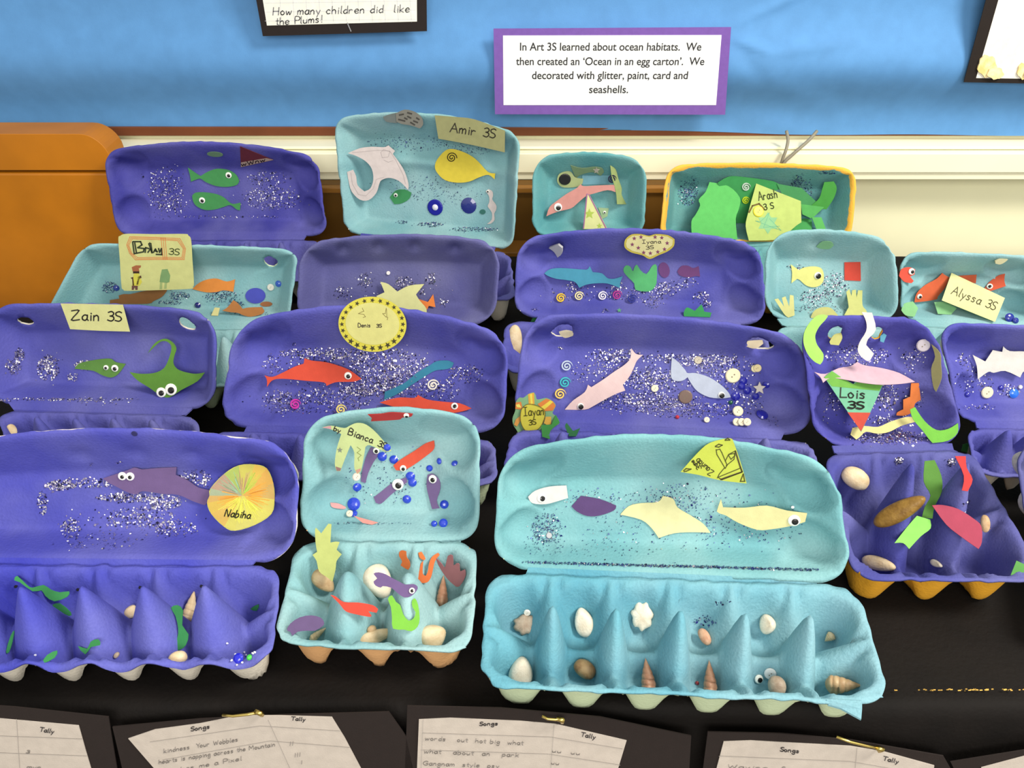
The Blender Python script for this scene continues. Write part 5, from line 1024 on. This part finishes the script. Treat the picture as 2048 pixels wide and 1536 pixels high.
for x, y in ((1272, 1372), (1290, 1340), (1340, 1330), (1390, 1335), (1245, 1280), (1400, 1330), (1300, 1398), (1330, 1385), (1350, 1345), (195, 1345)): c16.gem(*z.p(x, y), 2.2, (225, 225, 235), surf='tray', name='bead')
shell_obj(c16, 'turret', z.p(1062, 984), z.p(1020, 1165), .42, 'cream', 'white pointed shell between two peaks of the front left purple carton')
shell_obj(c16, 'snail', z.p(918, 1385), z.p(1022, 1348), .75, 'cream', 'white round shell at the front rim of the front left purple carton')
shell_obj(c16, 'clam', z.p(700, 1140), z.p(735, 1070), .8, 'cream', 'white shell half hidden behind the second peak of the front left purple carton')
shell_obj(c16, 'snail', z.p(624, 1362), z.p(650, 1330), .7, 'grey', 'tiny shiny shell near the front rim of the front left purple carton')

c17 = Carton('small cyan egg carton with mauve fish, blue sequins and six shell-filled cups', ((610, 844), (960, 838), (958, 1082), (598, 1074)), ((545, 1288), (944, 1306), (956, 1084), (594, 1084)), 29, CYAN_L, P_TAN, (3, 2), 26, seed=17, Rl=.020, Rt=.02, botbow=6, kf=.42, kb=.9, cone=3.2, cone_w=.008, post=.022, ridge=.62)
z = Zm(540, 790, 2.696)
c17.fish('paper_fish', z((527, 103), (600, 100), (650, 92), (715, 95), (770, 100), (760, 115), (715, 120), (700, 130), (640, 135), (545, 140), (550, 122)), (206, 46, 44), 'red paper fish near the top rim', [(*z.p(735, 108), 5.5)], 'lid')
c17.fish('paper_fish', z((545, 280), (580, 290), (590, 320), (560, 360), (530, 420), (515, 475), (490, 465), (500, 400), (520, 330)), (122, 96, 152), 'mauve paper fish beside the jellyfish card', [(*z.p(573, 300), 6.5)], 'lid')
o, pl = c17.part('name_jellyfish', z((280, 175), (330, 165), (400, 178), (430, 165), (470, 150), (520, 160), (580, 210), (655, 300), (620, 305), (540, 270), (515, 280), (505, 340), (490, 410), (470, 425), (455, 390), (455, 310), (435, 270), (410, 330), (380, 410), (360, 410), (350, 370), (360, 290), (385, 210), (330, 185)), (196, 212, 140), 'yellow-green jellyfish-shaped name card', 'rim')
c17.blot('pink_tip', z((281, 175), (328, 166), (331, 184)), (206, 150, 160), pl, o); c17.blot('pink_tip', z((360, 409), (354, 385), (384, 395), (378, 409)), (150, 110, 110), pl, o); c17.blot('pink_tip', z((470, 424), (462, 405), (490, 395), (488, 410)), (206, 150, 130), pl, o)
c17.blot('grey_star', star_pts(*z.p(377, 297), 6), (130, 140, 120), pl, o); c17.marks('drawing', [z((470, 280), (490, 295), (470, 310), (492, 325), (475, 340), (480, 355))], 1, (120, 130, 70), pl, o)
c17.marks('lettering', text_strokes('by', z.p(343, 190), z.p(382, 206), 9) + text_strokes('Bianca', z.p(420, 212), z.p(556, 262), 13) + text_strokes('3S', z.p(580, 275), z.p(626, 292), 12), 2.0, (50, 46, 40), pl, o)
c17.fish('paper_fish', z((665, 380), (700, 350), (780, 300), (840, 260), (885, 245), (885, 290), (840, 330), (770, 380), (720, 405), (680, 405)), (238, 76, 36), 'orange-red paper fish slanting upwards', [(*z.p(718, 395), 6.5)], 'lid')
c17.fish('paper_fish', z((560, 550), (600, 520), (650, 480), (700, 455), (735, 445), (740, 470), (700, 500), (650, 540), (600, 585), (570, 580)), (122, 96, 152), 'mauve paper fish in the middle with a large eye', [(*z.p(690, 482), 11.5)], 'lid')
c17.fish('paper_fish', z((850, 430), (880, 425), (915, 460), (918, 510), (900, 570), (915, 610), (875, 615), (860, 560), (845, 490)), (122, 96, 152), 'mauve paper fish at the right, head up', [(*z.p(878, 453), 8.5)], 'lid')
for x, y, r in ((605, 332, 26), (667, 348, 24), (470, 497, 24), (452, 588, 36), (757, 438, 26), (768, 472, 24), (738, 562, 24), (860, 395, 18), (912, 357, 18), (995, 368, 18), (940, 590, 24), (885, 694, 17), (935, 690, 24), (455, 640, 18), (632, 283, 20)): c17.gem(*z.p(x, y), r / 2.696 * .97, (36, 62, 190), surf='lid')
c17.part('pink_strip', z((325, 580), (370, 585), (410, 605), (400, 615), (350, 610), (330, 600)), (226, 160, 160), 'pink paper strip', 'lid'); c17.part('pink_strip', z((450, 650), (520, 670), (585, 688), (550, 700), (500, 690)), (232, 150, 140), 'pink paper strip', 'lid')
c17.button(*z.p(430, 640), 7, (220, 210, 190), surf='lid', name='bead'); c17.button(*z.p(465, 440), 8.5, (226, 206, 196), 'pale pink bead', surf='lid', name='bead')
c17.glitter(ZG(z, [(600, 450, 200, 150, 110), (550, 695, 220, 8, 50), (690, 510, 50, 30, 30)]), 'lid', cols=DK, size=(.0004, .0008))
z = Zm(540, 1040, 4.876)
shell_obj(c17, 'clam', z.p(432, 500), z.p(612, 690), .62, 'beige', 'ribbed beige shell under the yellow-green weed in the small cyan carton')
c17.part('paper_weed', z((440, 100), (450, 75), (500, 130), (570, 35), (600, 40), (590, 220), (640, 210), (680, 215), (650, 290), (700, 335), (650, 400), (640, 480), (610, 600), (560, 560), (480, 500), (455, 400), (415, 340), (460, 310), (445, 220)), (196, 206, 112), 'yellow-green paper weed with spiky leaves', 'rim', pl=(c17.cast(*z.p(540, 560), 'tray')[0] + Vector((0, -.012, .018)), Vector((.1, -.75, .65)).normalized()))
c17.part('paper_fish', z((590, 730), (640, 745), (720, 800), (860, 805), (1000, 830), (1055, 870), (1040, 905), (960, 890), (990, 930), (970, 945), (840, 920), (740, 890), (680, 820), (630, 770)), (232, 60, 32), 'red paper fish lying in the tray', 'over')
shell_obj(c17, 'clam', z.p(985, 450), z.p(1130, 755), .78, 'white', 'large white shell under the mauve fish in the small cyan carton')
c17.fish('paper_fish', z((1010, 525), (1060, 510), (1130, 530), (1190, 565), (1260, 600), (1320, 630), (1400, 625), (1440, 650), (1430, 690), (1380, 740), (1310, 755), (1240, 710), (1180, 660), (1100, 645), (1080, 660), (1030, 640), (1010, 600), (1045, 570)), (116, 88, 146), 'mauve paper fish across the white shell', [(*z.p(1385, 690), 6)], surf='over', sm=2)
c17.part('paper_weed', z((1150, 770), (1190, 735), (1230, 800), (1270, 830), (1300, 920), (1350, 980), (1400, 960), (1420, 900), (1390, 850), (1385, 790), (1415, 765), (1445, 830), (1460, 960), (1440, 1040), (1380, 1085), (1310, 1070), (1200, 1060), (1190, 960), (1180, 850)), (126, 206, 54), 'lime green curled paper weed', 'over', sm=2)
c17.part('paper_coral', z((1265, 310), (1290, 295), (1330, 305), (1335, 360), (1365, 410), (1365, 490), (1320, 470), (1275, 440), (1290, 400), (1262, 350)), (238, 116, 30), 'orange paper coral blob', 'tray'); c17.part('paper_coral', z((1445, 320), (1475, 310), (1500, 350), (1515, 380), (1500, 395), (1460, 370)), (238, 116, 30), 'small orange paper scrap', 'tray')
c17.part('paper_coral', z((1410, 545), (1450, 520), (1470, 430), (1495, 400), (1490, 520), (1520, 545), (1540, 500), (1550, 430), (1580, 360), (1640, 320), (1655, 340), (1610, 400), (1590, 480), (1570, 560), (1530, 610), (1450, 615)), (238, 112, 30), 'orange forked paper coral', 'tray')
c17.part('paper_coral', z((1625, 370), (1680, 430), (1710, 460), (1735, 350), (1785, 345), (1790, 440), (1820, 420), (1850, 430), (1855, 500), (1900, 480), (1910, 540), (1870, 620), (1830, 650), (1760, 600), (1700, 530), (1640, 430)), (176, 110, 116), 'dusty pink paper coral like a hand', 'tray', sm=2)
c17.part('paper_fish', z((165, 1075), (200, 1010), (290, 950), (400, 930), (490, 950), (525, 990), (520, 1030), (440, 1080), (370, 1080), (270, 1090), (220, 1130), (200, 1090)), (108, 84, 134), 'mauve paper fish curled in the front left cup', 'over', sm=2)
shell_obj(c17, 'turret', z.p(1690, 540), z.p(1672, 862), .36, 'pinkbrown', 'long tan spiral shell in the right cups of the small cyan carton')
shell_obj(c17, 'turret', z.p(1740, 530), z.p(1850, 640), .36, 'pinkbrown', 'small tan spiral shell under the pink coral of the small cyan carton')
shell_obj(c17, 'clam', z.p(1490, 1210), z.p(1690, 1070), .92, 'cream', 'round cream shell in the front right cup of the small cyan carton')
shell_obj(c17, 'mussel', z.p(866, 1188), z.p(1208, 1082), .34, 'cream', 'long cream ribbed shell in the front middle cup of the small cyan carton')
shell_obj(c17, 'snail', z.p(938, 1088), z.p(1020, 1055), .8, 'beige', 'small beige shell behind the long one in the small cyan carton')
shell_obj(c17, 'turret', z.p(555, 1040), z.p(392, 1168), .40, 'cream', 'small cream spiral shell beside the mauve fish in the small cyan carton')

c18 = Carton('largest cyan egg carton with a cream paper ray and twelve cups of shells', ((996, 908), (1672, 930), (1706, 1168), (986, 1136)), ((960, 1374), (1786, 1408), (1714, 1172), (974, 1146)), 32, CYAN, P_PAL, (6, 2), 50, seed=18, Rl=.028, Rt=.022, dents=[(.135, .82, .014, .007, .005), (.84, .82, .014, .007, .005)], tpaint=CYAN_B, kf=.42, kb=.7, cone=6.2, cone_w=.005, post=.026, ridge=.62)
z = Zm(950, 840, 2.409)
c18.fish('paper_fish', z((255, 370), (290, 340), (360, 320), (440, 315), (448, 375), (400, 390), (340, 405), (275, 400)), (224, 218, 216), 'white paper fish', [(*z.p(320, 375), 9)], 'lid', pup=.6)
c18.part('paper_scrap', z((465, 415), (510, 365), (600, 380), (680, 412), (670, 435), (600, 460), (540, 462), (490, 440)), (92, 62, 122), 'purple leaf-shaped paper', 'lid')
c18.part('paper_ray', z((700, 455), (740, 415), (800, 400), (880, 395), (905, 365), (955, 380), (975, 420), (1040, 460), (1100, 500), (1135, 543), (1050, 540), (960, 545), (885, 568), (850, 520), (800, 480)), (240, 234, 170), 'cream paper ray', 'lid')
c18.fish('paper_shark', z((1165, 440), (1172, 415), (1185, 380), (1195, 420), (1300, 422), (1405, 412), (1500, 435), (1600, 448), (1590, 490), (1520, 510), (1430, 525), (1360, 528), (1270, 495), (1210, 460), (1180, 450)), (238, 230, 160), 'cream paper fish with a pointed nose', [(*z.p(1537, 483), 12)], 'lid')
c18.button(*z.p(1532, 420), 3, (235, 235, 240), surf='lid', name='bead')
o, pl = c18.part('name_card', z((990, 250), (1070, 160), (1130, 110), (1215, 88), (1240, 92), (1265, 160), (1290, 240), (1308, 305), (1180, 290), (1080, 265)), (190, 204, 54), 'lime triangular card with a drawing', 'rim')
zt = Zm(1340, 860, 10.24)
c18.marks('drawing', [zt((945, 400), (960, 500), (1130, 785), (1170, 720), (1060, 460), (1020, 390), (950, 410)), zt((1130, 640), (1200, 500), (1340, 425), (1310, 600), (1150, 730)), zt((1210, 500), (1310, 480), (1330, 520), (1250, 600), (1200, 520)), zt((1110, 780), (1010, 900), (970, 980)), zt((990, 970), (1060, 1020), (1480, 860), (1440, 780), (1000, 960))], 1.7, (60, 62, 14), pl, o)
c18.marks('drawing', [zt((1040, 1010), (1470, 860)), zt((1340, 440), (1440, 760), (1475, 850))], 3.0, (60, 52, 30), pl, o)
for q_ in (zt((1130, 200), (1180, 165), (1225, 205), (1130, 210)), zt((930, 330), (1000, 290), (1070, 310), (1000, 350), (930, 340)), zt((280, 830), (330, 790), (430, 800), (340, 840), (290, 850)), zt((1500, 900), (1440, 1050), (1530, 1050), (1500, 900))): c18.marks('drawn_star', [q_], 2.2, (66, 66, 20), pl, o)
c18.marks('lettering', text_strokes('Zaunab', zt.p(900, 850), zt.p(560, 560), 12) + text_strokes('3S', zt.p(650, 780), zt.p(590, 640), 10) + text_strokes('me', zt.p(540, 700), zt.p(470, 600), 8), 1.7, (60, 60, 24), pl, o)
c18.glitter(ZG(z, [(345, 520, 75, 75, 300), (560, 380, 160, 60, 70), (940, 370, 200, 70, 190), (1000, 480, 500, 160, 420), (330, 600, 100, 60, 90), (1300, 520, 300, 80, 120), (600, 620, 300, 50, 60)]), 'lid', cols=DK, size=(.0004, .0008))
c18.glitter([(z.p(x, 688 + 36 * (x - 260) / 1360)[0], z.p(x, 688 + 36 * (x - 260) / 1360)[1], 14, 2.4, 26 if x > 560 else 14) for x in range(260, 1640, 34)], 'any', cols=DK, size=(.0005, .0009))
c18.disc('hole_bead', *z.p(356, 556), 6, plain((170, 170, 175)), surf='lid')
tray_n = 'of the largest cyan carton'
shell_obj(c18, 'star', z.p(186, 985), z.p(298, 985), .80, 'grey', 'grey knobbly-edged shell in the back left cup ' + tray_n)
c18.button(*z.p(252, 926), 7, (236, 232, 220), 'white bead', name='bead', surf='tray')
shell_obj(c18, 'clam', z.p(545, 1045), z.p(505, 905), .66, 'white', 'white pointed clam shell in the second back cup ' + tray_n)
shell_obj(c18, 'star', z.p(805, 880), z.p(805, 1012), .76, 'white', 'white star-edged limpet shell in the third back cup ' + tray_n)
shell_obj(c18, 'snail', z.p(1090, 1010), z.p(1135, 1085), .6, 'pinkbrown', 'small pinkish shell in the fourth back cup ' + tray_n)
shell_obj(c18, 'clam', z.p(1370, 980), z.p(1450, 990), 1.1, 'white', 'round white shell in the fifth back cup ' + tray_n)
shell_obj(c18, 'turret', z.p(1690, 1065), z.p(1732, 1030), .8, 'cream', 'small cream shell in the back right cup ' + tray_n)
shell_obj(c18, 'clam', z.p(215, 1292), z.p(230, 1140), .78, 'white', 'large white clam shell in the front left cup ' + tray_n)
shell_obj(c18, 'snail', z.p(482, 1165), z.p(575, 1232), .74, 'brown', 'dark brown banded shell in the second front cup ' + tray_n)
shell_obj(c18, 'turret', z.p(822, 1146), z.p(842, 1312), .46, 'pinkbrown', 'brown striped spiral shell in the third front cup ' + tray_n)
shell_obj(c18, 'turret', z.p(1128, 1156), z.p(1136, 1326), .42, 'pinkbrown', 'brown striped spiral shell in the fourth front cup ' + tray_n)
shell_obj(c18, 'snail', z.p(1450, 1238), z.p(1462, 1338), .88, 'grey', 'round grey shell in the fifth front cup ' + tray_n)
shell_obj(c18, 'turret', z.p(1866, 1272), z.p(1690, 1268), .56, 'beige', 'knobbly beige whelk shell in the front right cup ' + tray_n)
c18.button(*z.p(1422, 1222), 12, (232, 232, 232), 'white disc', name='bead', surf='tray')
pe = c18.plane(oval(*z.p(1366, 1248), 6, 6, 0, 6), 'tray'); c18.eye(*z.p(1366, 1248), 9, c18.root, pe)
c18.gem(*z.p(1070, 1268), 4, (170, 40, 50), surf='tray')
c18.glitter(ZG(z, [(1110, 970, 60, 30, 36), (1200, 880, 40, 12, 12)]), 'tray', cols=DK)
V, Fc = slab([at_z(*q, ZR - .001) for q in z((1690, 1352), (1862, 1360), (1862, 1400)) ] + [at_z(*q, ZR - .004) for q in z((1858, 1448), (1815, 1425), (1760, 1395), (1700, 1378))], Vector((0, 0, 1)), .0018); mk('torn_flap', V, Fc, CYAN_B, c18.root, label='torn flap hanging from the front rim')

z = Zm(1560, 600, 2.56); lab13 = 'of the yellow-bottomed carton'
shell_obj(c13, 'snail', z.p(318, 868), z.p(446, 948), .74, 'cream', 'glossy cream moon shell in the back left cup ' + lab13)
shell_obj(c13, 'mussel', z.p(482, 1150), z.p(742, 1012), .34, 'olive', 'large brown mussel shell lying across the cups ' + lab13)
shell_obj(c13, 'mussel', z.p(418, 1328), z.p(590, 1372), .42, 'cream', 'cream clam shell in the front left cup ' + lab13)
shell_obj(c13, 'clam', z.p(768, 1335), z.p(830, 1366), .55, 'white', 'small white shell in the front middle cup ' + lab13)
shell_obj(c13, 'snail', z.p(1046, 1100), z.p(1050, 1190), .5, 'beige', 'beige shell half behind the crimson fin ' + lab13)
z = Zm(980, 600, 3.012)
shell_obj(c7, 'mussel', z.p(152, 150), z.p(148, 372), .40, 'cream', 'upright cream shell wedged at the left end of the teal shark carton', face=.6)
shell_obj(c10, 'clam', (22, 848), (26, 882), .55, 'cream', 'small yellowish shell at the left end of the green ray carton')
